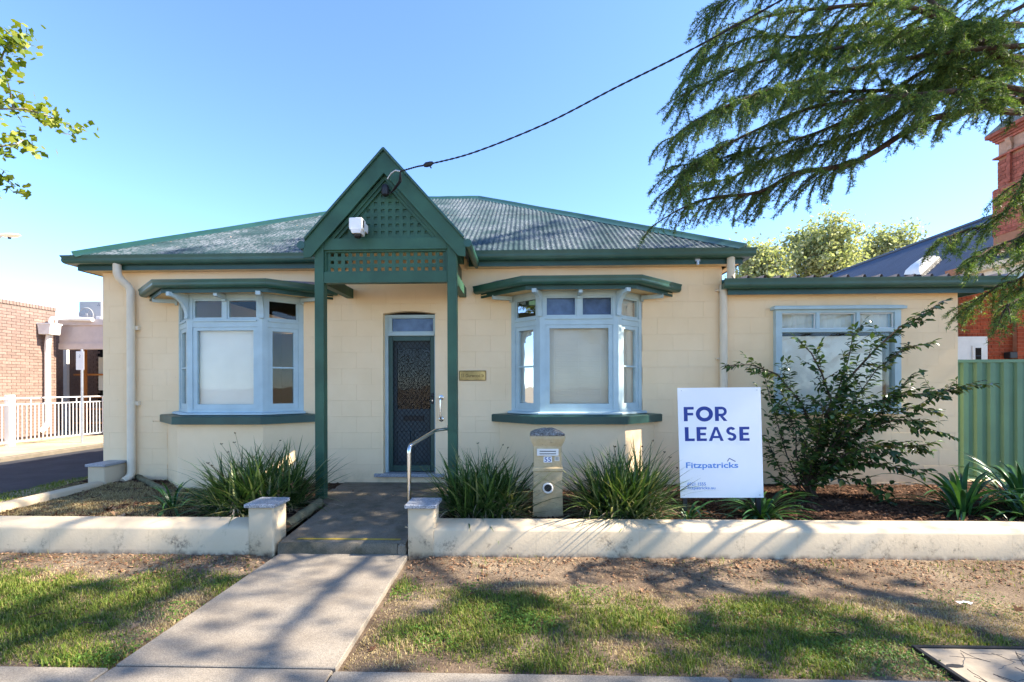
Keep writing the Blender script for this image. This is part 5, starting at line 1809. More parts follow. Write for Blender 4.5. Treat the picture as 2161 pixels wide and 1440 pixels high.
agapanthus((-4.05, 5.30, .2), 'small bright green agapanthus at the edge of the dry left bed', 34, .9, 61, (0, 8))
agapanthus((-3.50, 5.22, .19), 'low agapanthus sprawling in front of the strap leaved clump beside the cream pillar', 34, 1.0, 62, (3, 9))
agapanthus((2.52, 5.16, .17), 'arching agapanthus clump at the foot of the for lease sign', 70, 1.0, 63, (2, 9))
agapanthus((1.72, 5.08, .17), 'small agapanthus left of the sign stake behind the low wall', 22, .8, 64, (3, 9))
agapanthus((4.78, 5.34, .18), 'broad leaved agapanthus in front of the extension wall corner', 52, 1.35, 65, (0, 9))
agapanthus((5.72, 5.62, .19), 'upright agapanthus standing before the green fence', 52, 1.5, 66, (0, 7))
agapanthus((5.36, 5.22, .17), 'sprawling agapanthus behind the low wall beyond the shrub', 60, 1.15, 67, (2, 9))
agapanthus((6.25, 5.32, .18), 'agapanthus clump at the far end of the bed by the fence', 56, 1.35, 68, (1, 9))

# camellia: stems traced from the photograph, leaves along every twig
cam_t = thing('camellia_shrub', (3.62, 6.05, .18), 'dark glossy camellia shrub spreading in front of the extension window', 'shrub')
base = Vector((3.62, 6.05, .17))
mains = [  # waypoints in the picture and how far in front of the wall
    ([(1700, 1020), (1740, 935), (1745, 870), (1790, 800), (1850, 735), (1900, 690), (1950, 665), (1985, 640)], 6.1),
    ([(1690, 1020), (1730, 940), (1690, 850), (1640, 790), (1585, 770), (1530, 772)], 6.3),
    ([(1700, 1015), (1735, 930), (1755, 850), (1735, 790), (1712, 745), (1680, 715)], 6.2),
    ([(1710, 1015), (1760, 930), (1820, 860), (1890, 835), (1960, 830), (2020, 820), (2074, 812)], 5.9),
    ([(1710, 1020), (1770, 950), (1840, 900), (1900, 885), (1960, 905), (2000, 918)], 5.9),
    ([(1705, 1020), (1750, 945), (1800, 850), (1850, 780), (1910, 735), (1970, 722)], 6.2),
    ([(1700, 1030), (1760, 985), (1830, 975), (1900, 990), (1945, 1000)], 5.8),
    ([(1690, 1030), (1660, 960), (1640, 890), (1625, 840), (1615, 800)], 6.2),
    ([(1690, 1035), (1650, 1000), (1632, 960), (1620, 930)], 6.0),
    ([(1695, 1040), (1668, 1030), (1640, 1010)], 5.8),
    ([(1700, 1040), (1690, 1052), (1682, 1070)], 5.75),
    ([(1710, 1020), (1790, 955), (1870, 935), (1930, 945), (1960, 955)], 6.15),
    ([(1705, 1010), (1745, 900), (1770, 820), (1790, 760), (1800, 710), (1812, 690)], 6.25),
    ([(1705, 1020), (1755, 960), (1800, 920), (1835, 890), (1865, 860), (1925, 790)], 6.0),
    ([(1700, 1030), (1750, 1000), (1800, 1010), (1850, 1035), (1870, 1030)], 5.85),
    ([(1695, 1010), (1700, 930), (1670, 870), (1650, 830), (1640, 810)], 6.0),
    ([(1700, 1020), (1750, 950), (1790, 900), (1820, 870), (1840, 850)], 5.75),
    ([(1700, 1020), (1720, 960), (1730, 900), (1740, 860), (1760, 845)], 5.8),
    ([(1700, 1020), (1680, 960), (1680, 910), (1665, 880), (1650, 860)], 5.8),
    ([(1700, 1025), (1770, 980), (1850, 955), (1890, 960), (1915, 975)], 5.7),
    ([(1700, 1030), (1740, 1000), (1780, 960), (1810, 950), (1840, 960)], 5.65),
    ([(1705, 1020), (1780, 930), (1860, 870), (1930, 860), (1980, 870)], 6.05),
]
lv_pos, lv_dir = [], []
stem = MB(); g = random.Random(5); stems_done = []
for wp, Yd in mains:
    pts = [base + Vector((g.uniform(-.04, .04), g.uniform(-.04, .04), 0))]
    for i, (px, py) in enumerate(wp):
        k = i / max(1, len(wp) - 1)
        pts.append(bp(px, py, 6.05 + (Yd - 6.05) * min(1, k * 1.6) + g.uniform(-.05, .05)))
    r = [max(.0035, (.021 if len(stems_done) < 3 else .011) * (1 - i / len(pts)) ** .8) for i in range(len(pts))]; stems_done.append(1)
    s = MB(); s.tube(pts, r, 6); obj('stem', s, 'bark', cam_t, smooth=True)
    tot = len(pts) - 1
    for i in range(1, tot):
        a, b2 = pts[i], pts[i + 1]; L_ = (b2 - a).length; d0 = (b2 - a).normalized()
        n = max(2, int(L_ / (.050 if (a.z + b2.z) / 2 < 1.55 else .062)))
        for j in range(n):
            p = a.lerp(b2, (j + g.random()) / n)
            last = i == tot - 1
            side = Vector((g.uniform(-1, 1), g.uniform(-1.3, .9), g.uniform(-.35, .6)))
            d = (d0 * g.uniform(.5, 1.2) + side * (.45 if last else .8)).normalized()
            tl_ = g.uniform(.05, .12) if last else g.uniform(.10, .30)
            if i == 1 and g.random() < .45:
                continue
            q = [p]; dd = d.copy()
            for k in range(3):
                dd = (dd + Vector((0, 0, g.uniform(-.10, .12)))).normalized(); q.append(q[-1] + dd * tl_ / 3)
            stem.tube(q, [.0035, .003, .0022, .0015], 4, False)
            m_ = max(3, int(tl_ / .022))
            for k in range(m_):
                t = (k + .5) / m_; f_ = t * 3; ii = min(2, int(f_)); pp = q[ii].lerp(q[ii + 1], f_ - ii)
                sgn = 1 if k % 2 else -1
                out = dd.cross(Vector((0, 0, 1))).normalized() * sgn
                lv_pos.append(pp); lv_dir.append((out * g.uniform(.5, 1.1) + dd * g.uniform(.2, .9) + Vector((0, 0, g.uniform(-.85, .1)))).normalized())
            lv_pos.append(q[-1]); lv_dir.append((dd + Vector((0, 0, g.uniform(-.4, .2)))).normalized())
tag(obj('twigs', stem, 'bark', cam_t), kind='stuff')
leafv = np.array([(0, 0, 0), (.28, .20, .05), (.62, .215, .03), (1.0, 0, -.14), (.62, -.215, .03), (.28, -.20, .05), (.30, 0, -.01), (.66, 0, -.035)])
leaff = [(0, 6, 1), (1, 6, 7, 2), (2, 7, 3), (0, 5, 6), (5, 4, 7, 6), (4, 3, 7)]
lm = mesh('leaf', leafv, leaff, 'camellia_leaf', True)
order = sorted(range(len(lv_pos)), key=lambda i: lv_pos[i].y + g.uniform(-.1, .1))
def leaf_rot(d):
    q = d.to_track_quat('X', 'Z'); return (q.to_matrix() @ Matrix.Rotation(g.uniform(-.7, .7), 3, 'X'))
for i in order[:300]:
    inst('leaf', lm, cam_t, tuple(lv_pos[i]), leaf_rot(lv_dir[i]).to_euler(), g.uniform(.07, .125))
Vs, Fs, n0 = [], [], 0
tri_f = np.array([(0, 6, 1), (1, 6, 7), (1, 7, 2), (2, 7, 3), (0, 5, 6), (5, 4, 7), (5, 7, 6), (4, 3, 7)])
for i in order[300:]:
    M_ = np.array(leaf_rot(lv_dir[i])); sc_l = g.uniform(.06, .12)
    Vs.append(leafv * sc_l @ M_.T + np.array(lv_pos[i])); Fs.append(tri_f + n0); n0 += 8
tag(npobj('foliage', np.concatenate(Vs), np.concatenate(Fs), 'camellia_leaf', cam_t), kind='stuff')
print('camellia leaves', len(lv_pos))

# ------------------------------------------------------------------ grass, weeds, mulch, litter
def turf(name, label, n, mask, h, w, mat, seed, zf, x=(-9, 9), y=(FOOT_Y, WALL_Y - .02)):
    g = np.random.default_rng(seed)
    X = g.uniform(*x, n); Y = g.uniform(*y, n)
    keep = g.random(n) < mask(X, Y)
    X, Y = X[keep], Y[keep]; n = len(X)
    a = g.uniform(0, 2 * np.pi, n); hh = g.uniform(*h, n) * (.35 + .75 * vnoise(X, Y, 4, 77) + .75 * vnoise(X, Y, 17, 78) ** 2); lean = g.uniform(.1, 1.1, n); ww = g.uniform(*w, n)
    Z = zf(X, Y) - .002
    dx, dy = np.cos(a), np.sin(a)
    B0 = np.stack([X - dy * ww, Y + dx * ww, Z], 1); B1 = np.stack([X + dy * ww, Y - dx * ww, Z], 1)
    M0 = np.stack([X + dx * hh * lean * .35, Y + dy * hh * lean * .35, Z + hh * .62], 1)
    off = np.stack([-dy * ww * .7, dx * ww * .7, 0 * ww], 1)
    T = np.stack([X + dx * hh * lean, Y + dy * hh * lean, Z + hh * (1.02 - .25 * lean)], 1)
    V = np.stack([B0, B1, M0 - off, M0 + off, T], 1).reshape(-1, 3)
    i = np.arange(n)[:, None] * 5
    Fc = np.concatenate([i + np.array([[0, 1, 2]]), i + np.array([[0, 2, 3]]), i + np.array([[3, 2, 4]])])
    o = npobj(name, V, Fc, mat)
    return tag(o, label, 'grass', kind='stuff')


def path_mask(x):
    return ~((x > -2.40) & (x < -1.06))


def bare(x, y):          # worn strip along the foot of the wall, wider at the right
    e = np.where(x > -1, 3.98 - .10 * np.clip(x, 0, 4), 4.12)
    return np.clip((e - y + .35 * (fbm(x, y, 1.5, 91) - .5)) / .22, 0.05, 1)


def green(x, y):
    f = fbm(x, y, 1.25, 93)
    bias = np.where(x < -1, .50, .50) + .05 * np.exp(-((y - 3.3) / .5) ** 2) - .08 * np.exp(-((x - .2) / .5) ** 2 - ((y - 2.9) / .3) ** 2)
    bias = bias + .10 * np.exp(-((x - 1.0) / 1.3) ** 2 - ((y - 3.25) / .3) ** 2) + .07 * np.exp(-((x + 2.5) / .35) ** 2)
    return np.clip((f + bias - .945) / .13, 0, 1)


def edge_fade(x, y):
    return path_mask(x) * np.clip((y - FOOT_Y + .02 * np.sin(x * 9)) / .05, .15, 1)


pit_m = lambda x, y: ~((x > x_pit[0]) & (x < x_pit[1]) & (y > x_pit[2]) & (y < x_pit[3]))
x_pit = (gp(1922, 1367, 0).x - .01, gp(1922, 1367, 0).x + 1.16, gp(1922, 1367, 0).y - .67, gp(1922, 1367, 0).y + .005)
turf('lawn', 'short patchy green grass of the verge on both sides of the path', 330000, lambda x, y: green(x, y) * bare(x, y) * edge_fade(x, y) * pit_m(x, y) * (np.abs(x) < 6.5), (.016, .052), (.0016, .0034), 'grass_green', 101, verge_z)
turf('dry_grass', 'straw coloured dry grass of the verge on both sides of the path', 330000, lambda x, y: (1 - .5 * green(x, y)) * bare(x, y) * edge_fade(x, y) * pit_m(x, y) * (np.abs(x) < 6.5) * np.clip((fbm(x, y, 2.2, 97) - .22) / .18, .15, 1), (.010, .028), (.0014, .0028), 'grass_dry', 102, verge_z)
turf('bed_grass', 'dry straw grass growing in the left garden bed', 60000, lambda x, y: np.clip((fbm(x, y, 1.3, 98) - .36) / .12, 0, 1) * np.clip((-3.6 - x) / .8, 0, 1), (.012, .035), (.0013, .0026), 'grass_dry', 103, bed_z, (-6.45, -3.3), (4.68, 6.6))
turf('strip_grass', 'thin grass strip between the side wall and the driveway', 16000, lambda x, y: np.clip((fbm(x, y, 1.3, 99) - .42) / .1, 0, 1), (.02, .06), (.002, .004), 'grass_green', 104, lambda x, y: .07 + .03 * (fbm(x, y, 4, 41) - .5), (-7.5, -6.75), (4, 12))


def weeds(name, label, spots, seed, mat='clover', zf=verge_z):
    g = np.random.default_rng(seed); Vs = []; n = 0
    X, Y, S = [], [], []
    for (x, y, r, k) in spots:
        k = int(k * .55); rr = r * 1.25 * g.random(k) ** .6; a = g.uniform(0, 6.283, k)
        X.append(x + rr * np.cos(a) * 1.4); Y.append(y + rr * np.sin(a)); S.append(np.maximum(0, 1 - (rr / r / 1.25) ** 2) * .7)
    X, Y, S = map(np.concatenate, (X, Y, S))
    keep = path_mask(X) & (Y > FOOT_Y + .01) & (Y < WALL_Y - .03); X, Y, S = X[keep], Y[keep], S[keep]
    n = len(X); Z = zf(X, Y) + .006 + .045 * S * g.random(n) + .006 * g.random(n)
    sz = g.uniform(.004, .010, n); a = g.uniform(0, 6.283, n); tilt = g.uniform(-.6, .6, (n, 2))
    u = np.stack([np.cos(a), np.sin(a), tilt[:, 0]], 1); v = np.stack([-np.sin(a), np.cos(a), tilt[:, 1]], 1)
    c = np.stack([X, Y, Z], 1)
    V = np.stack([c - u * sz[:, None], c + v * sz[:, None] * .7, c + u * sz[:, None] * 1.2, c - v * sz[:, None] * .7], 1).reshape(-1, 3)
    i = np.arange(n) * 4
    o = npobj(name, V, np.stack([i, i + 1, i + 2, i + 3], 1), mat)
    return tag(o, label, 'weeds', kind='stuff')


def spot(px, py, r, k):
    q = gp(px, py, 0); return (q.x, q.y, r, k)


weeds('clover_weeds', 'bright green clover and broadleaf weeds scattered over the verge', [spot(1110, 1310, .14, 1500), spot(1060, 1290, .12, 700), spot(930, 1352, .10, 500), spot(880, 1335, .08, 350), spot(330, 1365, .22, 1500), spot(240, 1390, .15, 900), spot(160, 1395, .12, 600),
      spot(370, 1290, .14, 700), spot(60, 1265, .10, 400), spot(1850, 1385, .22, 1500), spot(1760, 1370, .18, 900), spot(1930, 1400, .12, 600), spot(1600, 1310, .25, 800), spot(1250, 1250, .12, 350), spot(840, 1250, .12, 400), spot(480, 1225, .12, 350), spot(220, 1240, .12, 300), spot(1450, 1330, .1, 250), spot(1000, 1240, .1, 250), spot(1800, 1320, .25, 700), spot(2060, 1270, .2, 500)], 111)


def chips(name, label, n, x, y, mask, seed, size=(.006, .026), mat='mulch_chip', zf=bed_z, cat='mulch'):
    g = np.random.default_rng(seed); X = g.uniform(*x, n); Y = g.uniform(*y, n); k = g.random(n) < mask(X, Y); X, Y = X[k], Y[k]; n = len(X)
    a = g.uniform(0, 6.283, n); l = g.uniform(*size, n); w = l * g.uniform(.25, .6, n); t = g.uniform(-.5, .5, (n, 2))
    c = np.stack([X, Y, zf(X, Y) + .004 + .010 * g.random(n)], 1)
    u = np.stack([np.cos(a), np.sin(a), t[:, 0]], 1) * l[:, None]; v = np.stack([-np.sin(a), np.cos(a), t[:, 1]], 1) * w[:, None]
    h = np.array([0, 0, .004])
    V = np.stack([c - u - v, c + u - v, c + u + v, c - u + v, c - u * .8 - v * .8 + h, c + u * .8 - v * .8 + h, c + u * .8 + v * .8 + h, c - u * .8 + v * .8 + h], 1).reshape(-1, 3)
    i = np.arange(n)[:, None] * 8
    F_ = np.concatenate([i + np.array([q]) for q in ((4, 5, 6, 7), (0, 1, 5, 4), (1, 2, 6, 5), (2, 3, 7, 6), (3, 0, 4, 7))])
    return tag(npobj(name, V, F_, mat), label, cat, kind='stuff')


chips('bark_mulch', 'dark brown bark mulch covering the right garden bed', 15000, (-.85, 7.5), (4.66, 6.83), lambda x, y: np.clip((fbm(x, y, 2, 120) - .25) / .2, .25, 1), 121)
chips('bark_mulch', 'brown leaf and bark litter on the soil of the left bed', 5000, (-6.4, -2.42), (4.66, 6.83), lambda x, y: np.clip((fbm(x, y, 2, 122) - .40) / .2, .08, 1), 123)
chips('verge_debris', 'brown leaf crumbs and twigs on the bare strip below the low wall', 9000, (-6.5, 6.5), (3.5, 4.41), lambda x, y: path_mask(x) * np.clip((y - 3.75) / .5, .03, 1), 124, (.004, .016), 'litter', verge_z, 'leaf litter')

# fallen plane leaves: each one lies where it fell
def lobed(curl, seed):
    g = random.Random(seed); mb = MB(); mb.v.append((0, 0, 0)); n = 20
    for i in range(n):
        a = 2 * math.pi * i / n; t = abs(((i / n * 5) % 1) - .5) * 2
        r = (.45 + .55 * t) * g.uniform(.85, 1.1) * (.35 if i == 0 else 1)
        x, y = r * math.cos(a), r * math.sin(a)
        mb.v.append((x, y, curl * (r * r) * (.6 + .5 * math.sin(a * 2 + seed)) + g.uniform(-.05, .05)))
    for i in range(n):
        mb.f.append((0, 1 + i, 1 + (i + 1) % n))
    return mb


fallen = []
for k in range(5):
    mb = lobed((.3, .6, -.4, .9, .2)[k], k); mb.tube([(0, 0, 0), (-.5, .05, .05), (-1.2, .12, .1)], .03, 4); fallen.append(mesh('fallen_leaf', mb.v, mb.f, 'litter'))
def fall(n, x, y, zf, label, group, seed, ok=None, sc=(.028, .06)):
    g = random.Random(seed); k = 0
    while k < n:
        X, Y = g.uniform(*x), g.uniform(*y)
        if ok and not ok(X, Y):
            continue
        o = inst('fallen_leaf', g.choice(fallen), None, (X, Y, float(zf(np.array([X]), np.array([Y]))[0]) + .012), (g.uniform(-.4, .4), g.uniform(-.4, .4), g.uniform(0, 6.28)), g.uniform(*sc))
        tag(o, label, 'leaf', group); k += 1
fall(34, (-5, 4.6), (2.8, 4.38), verge_z, 'dry curled brown leaf lying on the verge grass', 'dry leaves on the verge', 201, lambda x, y: not -2.45 < x < -1.0, (.018, .045))
fall(30, (-5.2, -2.5), (4.72, 5.3), bed_z, 'dry tan leaf lying on the left bed near the strap leaved clump', 'dry leaves in the left bed', 202, None, (.03, .065))
fall(44, (-.8, 6.0), (4.70, 5.6), bed_z, 'dry tan leaf lying on the mulch of the right bed', 'dry leaves in the right bed', 203, None, (.022, .05))
fall(9, (-2.35, -1.2), (5.6, 6.7), lambda x, y: .202 + 0 * x, 'dry brown leaf blown onto the porch floor', 'dry leaves on the porch', 204, None, (.012, .03))
for k, (x, y, z) in enumerate(((-2.75, 5.18, .42), (-3.1, 5.2, .36), (-2.62, 5.25, .50), (-.20, 4.98, .33), (-.45, 5.0, .46), (.02, 4.92, .27), (1.05, 4.96, .35), (1.28, 4.95, .48), (1.4, 5.0, .30))):
    o = inst('fallen_leaf', fallen[k % 5], None, (x, y, z), (rnd.uniform(.6, 1.5), rnd.uniform(-.5, .5), rnd.uniform(0, 6)), rnd.uniform(.035, .055))
    tag(o, 'rust coloured dead leaf caught among strap leaves', 'leaf', 'dead leaves caught in the clumps')

# ------------------------------------------------------------------ trees
def limb(mb, pts, r0, r1, seg=8):
    n = len(pts); mb.tube(pts, [r0 + (r1 - r0) * (i / (n - 1)) ** .8 for i in range(n)], seg)


def smooth_path(P, k=5):
    P = [Vector(p) for p in P]; out = []
    for i in range(len(P) - 1):
        a0, a1, a2, a3 = P[max(0, i - 1)], P[i], P[i + 1], P[min(len(P) - 1, i + 2)]
        for j in range(k):
            t = j / k
            out.append(.5 * ((2 * a1) + (a2 - a0) * t + (2 * a0 - 5 * a1 + 4 * a2 - a3) * t * t + (3 * a1 - a0 - 3 * a2 + a3) * t ** 3))
    out.append(P[-1]); return out


def needles(points, dirs, m, ln, wd, seed):
    """tufts of fine needles at points, spraying around the twig direction"""
    g = np.random.default_rng(seed); P = np.repeat(np.asarray(points), m, 0); D = np.repeat(np.asarray(dirs), m, 0); n = len(P)
    d = D * .55 + g.normal(0, .62, (n, 3)); d /= np.linalg.norm(d, axis=1, keepdims=True)
    s = np.cross(d, g.normal(0, 1, (n, 3))); s /= np.linalg.norm(s, axis=1, keepdims=True) + 1e-9
    l = g.uniform(*ln, n)[:, None]; w = g.uniform(*wd, n)[:, None]
    P = P + g.normal(0, .006, (n, 3))
    V = np.stack([P - s * w, P + s * w, P + d * l], 1).reshape(-1, 3)
    return V, np.arange(3 * n).reshape(-1, 3)


ced = thing('cedar_tree', (7.6, 5.5, .1), 'large deodar cedar with drooping dark green branches over the roof', 'tree')
TX, TY = 7.6, 5.5
s = MB(); limb(s, smooth_path([(TX, TY, -.1), (TX + .05, TY, 3), (TX - .05, TY + .1, 7), (TX, TY, 11), (TX + .1, TY, 15)]), .36, .05, 14); obj('trunk', s, 'bark', ced, smooth=True)
limbs = [
    ([(2161, 214), (2118, 207), (2020, 233), (1948, 265), (1826, 321), (1753, 355), (1680, 376), (1600, 396), (1510, 418), (1440, 442), (1385, 462)], 5.3, .075, 1.0),
    ([(2161, 228), (2079, 214), (2020, 204), (1972, 192), (1826, 207), (1700, 238), (1560, 300), (1470, 350), (1410, 395)], 4.8, .055, 1.0),
    ([(2161, 150), (2090, 128), (1943, 180), (1800, 192), (1640, 205), (1510, 245), (1420, 300)], 5.7, .055, 1.0),
    ([(2161, 141), (2093, 107), (2020, 49), (1962, 0), (1900, -70), (1820, -120)], 5.0, .08, .7),
    ([(2161, 130), (2060, 85), (1980, 66), (1880, 76), (1744, 100), (1620, 122), (1510, 160), (1440, 210)], 5.4, .05, 1.0),
    ([(2161, 60), (2020, 40), (1900, 12), (1750, 24), (1620, 36), (1530, 66), (1470, 115)], 4.9, .045, 1.0),
    ([(2161, -40), (1962, -20), (1800, -45), (1650, -40), (1550, -10), (1490, 30)], 5.6, .045, .9),
    ([(2161, 190), (2000, 170), (1880, 250), (1760, 300), (1650, 330), (1540, 370), (1450, 400)], 5.9, .045, 1.1),
    ([(2161, 100), (1950, 110), (1800, 140), (1680, 160), (1560, 200), (1470, 260)], 4.5, .04, .8),
    ([(2161, 200), (1980, 150), (1850, 230), (1720, 280), (1600, 320), (1500, 340), (1430, 350)], 5.1, .04, 1.0),
    ([(2161, 20), (2000, 90), (1850, 60), (1700, 70), (1580, 90), (1500, 120), (1445, 165)], 5.8, .04, 1.0),
    ([(2190, 345), (2150, 425), (2090, 462), (2040, 487), (1985, 510)], 4.3, .025, .55),
    ([(2210, 500), (2161, 575), (2110, 600), (2070, 625), (2035, 650)], 4.2, .025, .5),
    ([(2230, 420), (2161, 500), (2100, 520), (2050, 545)], 4.6, .025, .5),
    ([(2240, 560), (2175, 620), (2130, 640), (2105, 665)], 4.0, .02, .4),
]
g = random.Random(9)
tuft_p, tuft_d = [], []
twig = MB()
def spray(p, d, L_, droop, seg=6, dens=1.0):
    """a drooping branchlet with side twigs; tufts all along"""
    q = [Vector(p)]; d = Vector(d).normalized(); ds = []
    for k in range(seg):
        d = (d + Vector((g.uniform(-.10, .10), g.uniform(-.10, .10), -droop / seg + g.uniform(-.04, .04)))).normalized(); ds.append(d.copy())
        q.append(q[-1] + d * L_ / seg)
    twig.tube(q, [.006 * (1 - k / (seg + 1)) + .0012 for k in range(seg + 1)], 4, False)
    sd = d.cross(Vector((0, 0, 1)));  sd = sd.normalized() if sd.length > .01 else Vector((0, 1, 0))
    for k in range(seg):
        n = max(1, int(L_ / seg / .021 * dens))
        for j in range(n):
            t = (j + g.random()) / n; pp = q[k].lerp(q[k + 1], t)
            tuft_p.append(tuple(pp)); tuft_d.append(tuple(ds[k]))
            if g.random() < .62:
                sgn = g.choice((-1, 1)); tl_ = g.uniform(.05, .17) * (1.1 - .7 * (k + t) / seg)
                td = (ds[k] * .75 + sd * sgn * g.uniform(.3, .9) + Vector((0, 0, g.uniform(-.55, .15)))).normalized()
                mct = max(2, int(tl_ / .024))
                for c in range(mct):
                    f_ = (c + .6) / mct; tuft_p.append(tuple(pp + td * tl_ * f_ + Vector((0, 0, -.05 * f_ * f_ * tl_ / .1)))); tuft_d.append(tuple(td))


EDGE = [(1300, 500), (1360, 482), (1560, 488), (1700, 440), (1760, 372), (1830, 342), (1950, 290), (2161, 222), (2600, 200)]
def below_edge(p):
    c_, s_ = math.cos(YAW), math.sin(YAW)
    xc, yc = p.x * c_ + p.y * s_, -p.x * s_ + p.y * c_
    px, py = CX + FPX * xc / yc, CY - FPX * (p.z - EYE) / yc
    for (a, b1), (c, d) in zip(EDGE, EDGE[1:]):
        if a <= px < c:
            return py > b1 + (d - b1) * (px - a) / (c - a)
    return False
for li, (wp, Yd, r0, sc_l) in enumerate(limbs):
    pts = [Vector((TX, TY, 0))] if False else []
    first = bp(wp[0][0], wp[0][1], Yd)
    root = Vector((TX - .1, TY, first.z + .05 + (TX - first.x) * .10))
    ctrl = [root, root.lerp(first, .5) + Vector((0, 0, .12))] + [bp(a, b2, Yd + .3 * math.sin(i * .9 + Yd * 7)) + Vector((0, 0, g.uniform(-.06, .06))) for i, (a, b2) in enumerate(wp)]
    P = smooth_path(ctrl, 5)
    s = MB(); limb(s, P, r0 * .85, .006, 8); obj('branch', s, 'bark', ced, smooth=True)
    n = len(P)
    for i in range(8, n - 1):
        f_ = (i - 8) / max(1, n - 9); d0 = (P[min(i + 1, n - 1)] - P[i - 1]).normalized()
        seglen = (P[i + 1] - P[i]).length
        cnt = max(1, int(seglen / .035)) if f_ > .08 else (1 if g.random() < .5 else 0)
        for c in range(cnt):
            p = P[i].lerp(P[i + 1], g.random())
            sgn = g.choice((-1, 1)); ang = g.uniform(.15, 1.25)
            sd = d0.cross(Vector((0, 0, 1))).normalized() * sgn
            d = d0 * math.cos(ang) + sd * math.sin(ang) + Vector((0, 0, g.uniform(-.45, .45)))
            L_s = sc_l * g.uniform(.22, .80) * (1.0 - .3 * f_); dr_ = g.uniform(.5, 1.7)
            if li < 11 and below_edge(p + d.normalized() * L_s * .8 - Vector((0, 0, L_s * dr_ * .28))):
                continue
            spray(p, d, L_s, dr_, 6, 1.0)
    spray(P[-1], d0, .3 * sc_l, .6)
# hanging sprigs under the bare lower limb
for (px, py) in ((2100, 222), (2112, 224), (2138, 218), (1985, 255), (1990, 250), (1990, 258), (1760, 360), (1745, 372), (1720, 385), (1690, 395), (1650, 400), (1800, 345), (1560, 425), (1590, 420), (1610, 412)):
    spray(bp(px, py, 5.2), (-.3, g.uniform(-.3, .3), -.9), g.uniform(.16, .36), .3, 5, 1.2)
tag(obj('twigs', twig, 'bark', ced), kind='stuff')
print('cedar tufts', len(tuft_p))
V, F_ = needles(tuft_p, tuft_d, 9, (.024, .046), (.0020, .0036), 301)
tag(npobj('foliage', V, F_, 'cedar_needle', ced), kind='stuff')
# the rest of the crown, above and beyond the frame, shades the garden
up_p, up_d = [], []
def in_frame(p, m=260):
    c, s_ = math.cos(YAW), math.sin(YAW)
    xc, yc = p.x * c + p.y * s_, -p.x * s_ + p.y * c
    return yc > .3 and -m < CX + FPX * xc / yc < 2161 + m and CY - FPX * (p.z - EYE) / yc > -m
upper = MB()
for k in range(46):
    z = 4.6 + 9.4 * (k / 46) ** .95; a = k * 2.39996 + g.uniform(-.3, .3); l = (5.4 - .32 * (z - 4.5)) * g.uniform(.75, 1.05)
    if math.cos(a) < -.2 and z < 7.0:
        continue
    if z < 6.5 and math.sin(a) < 0 and math.cos(a) < .35:
        l = min(l, 3.0)
    P = []; p = Vector((TX, TY, z)); e = .18
    for i in range(9):
        P.append(p.copy()); e -= .06; p = p + Vector((math.cos(a) * math.cos(e), math.sin(a) * math.cos(e), math.sin(e))) * l / 8
    if any(in_frame(q) for q in P):
        continue
    upper.tube(P, [.07 * (1 - i / 9) + .008 for i in range(9)], 6)
    for i in range(2, 9):
        for c in range(5):
            aa = a + g.choice((-1, 1)) * g.uniform(.3, 1.2); ll = g.uniform(.3, .95) * (1 - .5 * i / 9) + .15
            for j in range(7):
                t = j / 7; up_p.append((P[i].x + math.cos(aa) * ll * t + g.uniform(-.05, .05), P[i].y + math.sin(aa) * ll * t + g.uniform(-.05, .05), P[i].z - .25 * t * t + g.uniform(-.05, .05))); up_d.append((math.cos(aa), math.sin(aa), -.3))
obj('upper_branches', upper, 'bark', ced, smooth=True)
V, F_ = needles(up_p, up_d, 5, (.06, .13), (.008, .016), 302)
tag(npobj('upper_foliage', V, F_, 'cedar_needle', ced), kind='stuff')


# broad-leaved trees
def palm_leaf_faces(P, N, S, seed):
    """five-lobed leaves at P, facing N, of size S"""
    g = np.random.default_rng(seed); n = len(P)
    N = N / np.linalg.norm(N, axis=1, keepdims=True)
    u = np.cross(N, g.normal(0, 1, (n, 3))); u /= np.linalg.norm(u, axis=1, keepdims=True); v = np.cross(N, u)
    prof = [(180, .25), (205, .60), (245, .52), (285, .88), (318, .66), (360, 1.0), (402, .66), (435, .88), (475, .52), (515, .60)]
    ring = [u * (r * math.cos(rad(a))) + v * (r * math.sin(rad(a))) - N * (.18 * r * r) for a, r in prof]
    V = np.stack([P] + [P + q * S[:, None] for q in ring], 1)
    k = len(prof); i = np.arange(n)[:, None] * (k + 1)
    F_ = np.concatenate([i + np.array([[0, 1 + j, 1 + (j + 1) % k]]) for j in range(k)])
    return V.reshape(-1, 3), F_


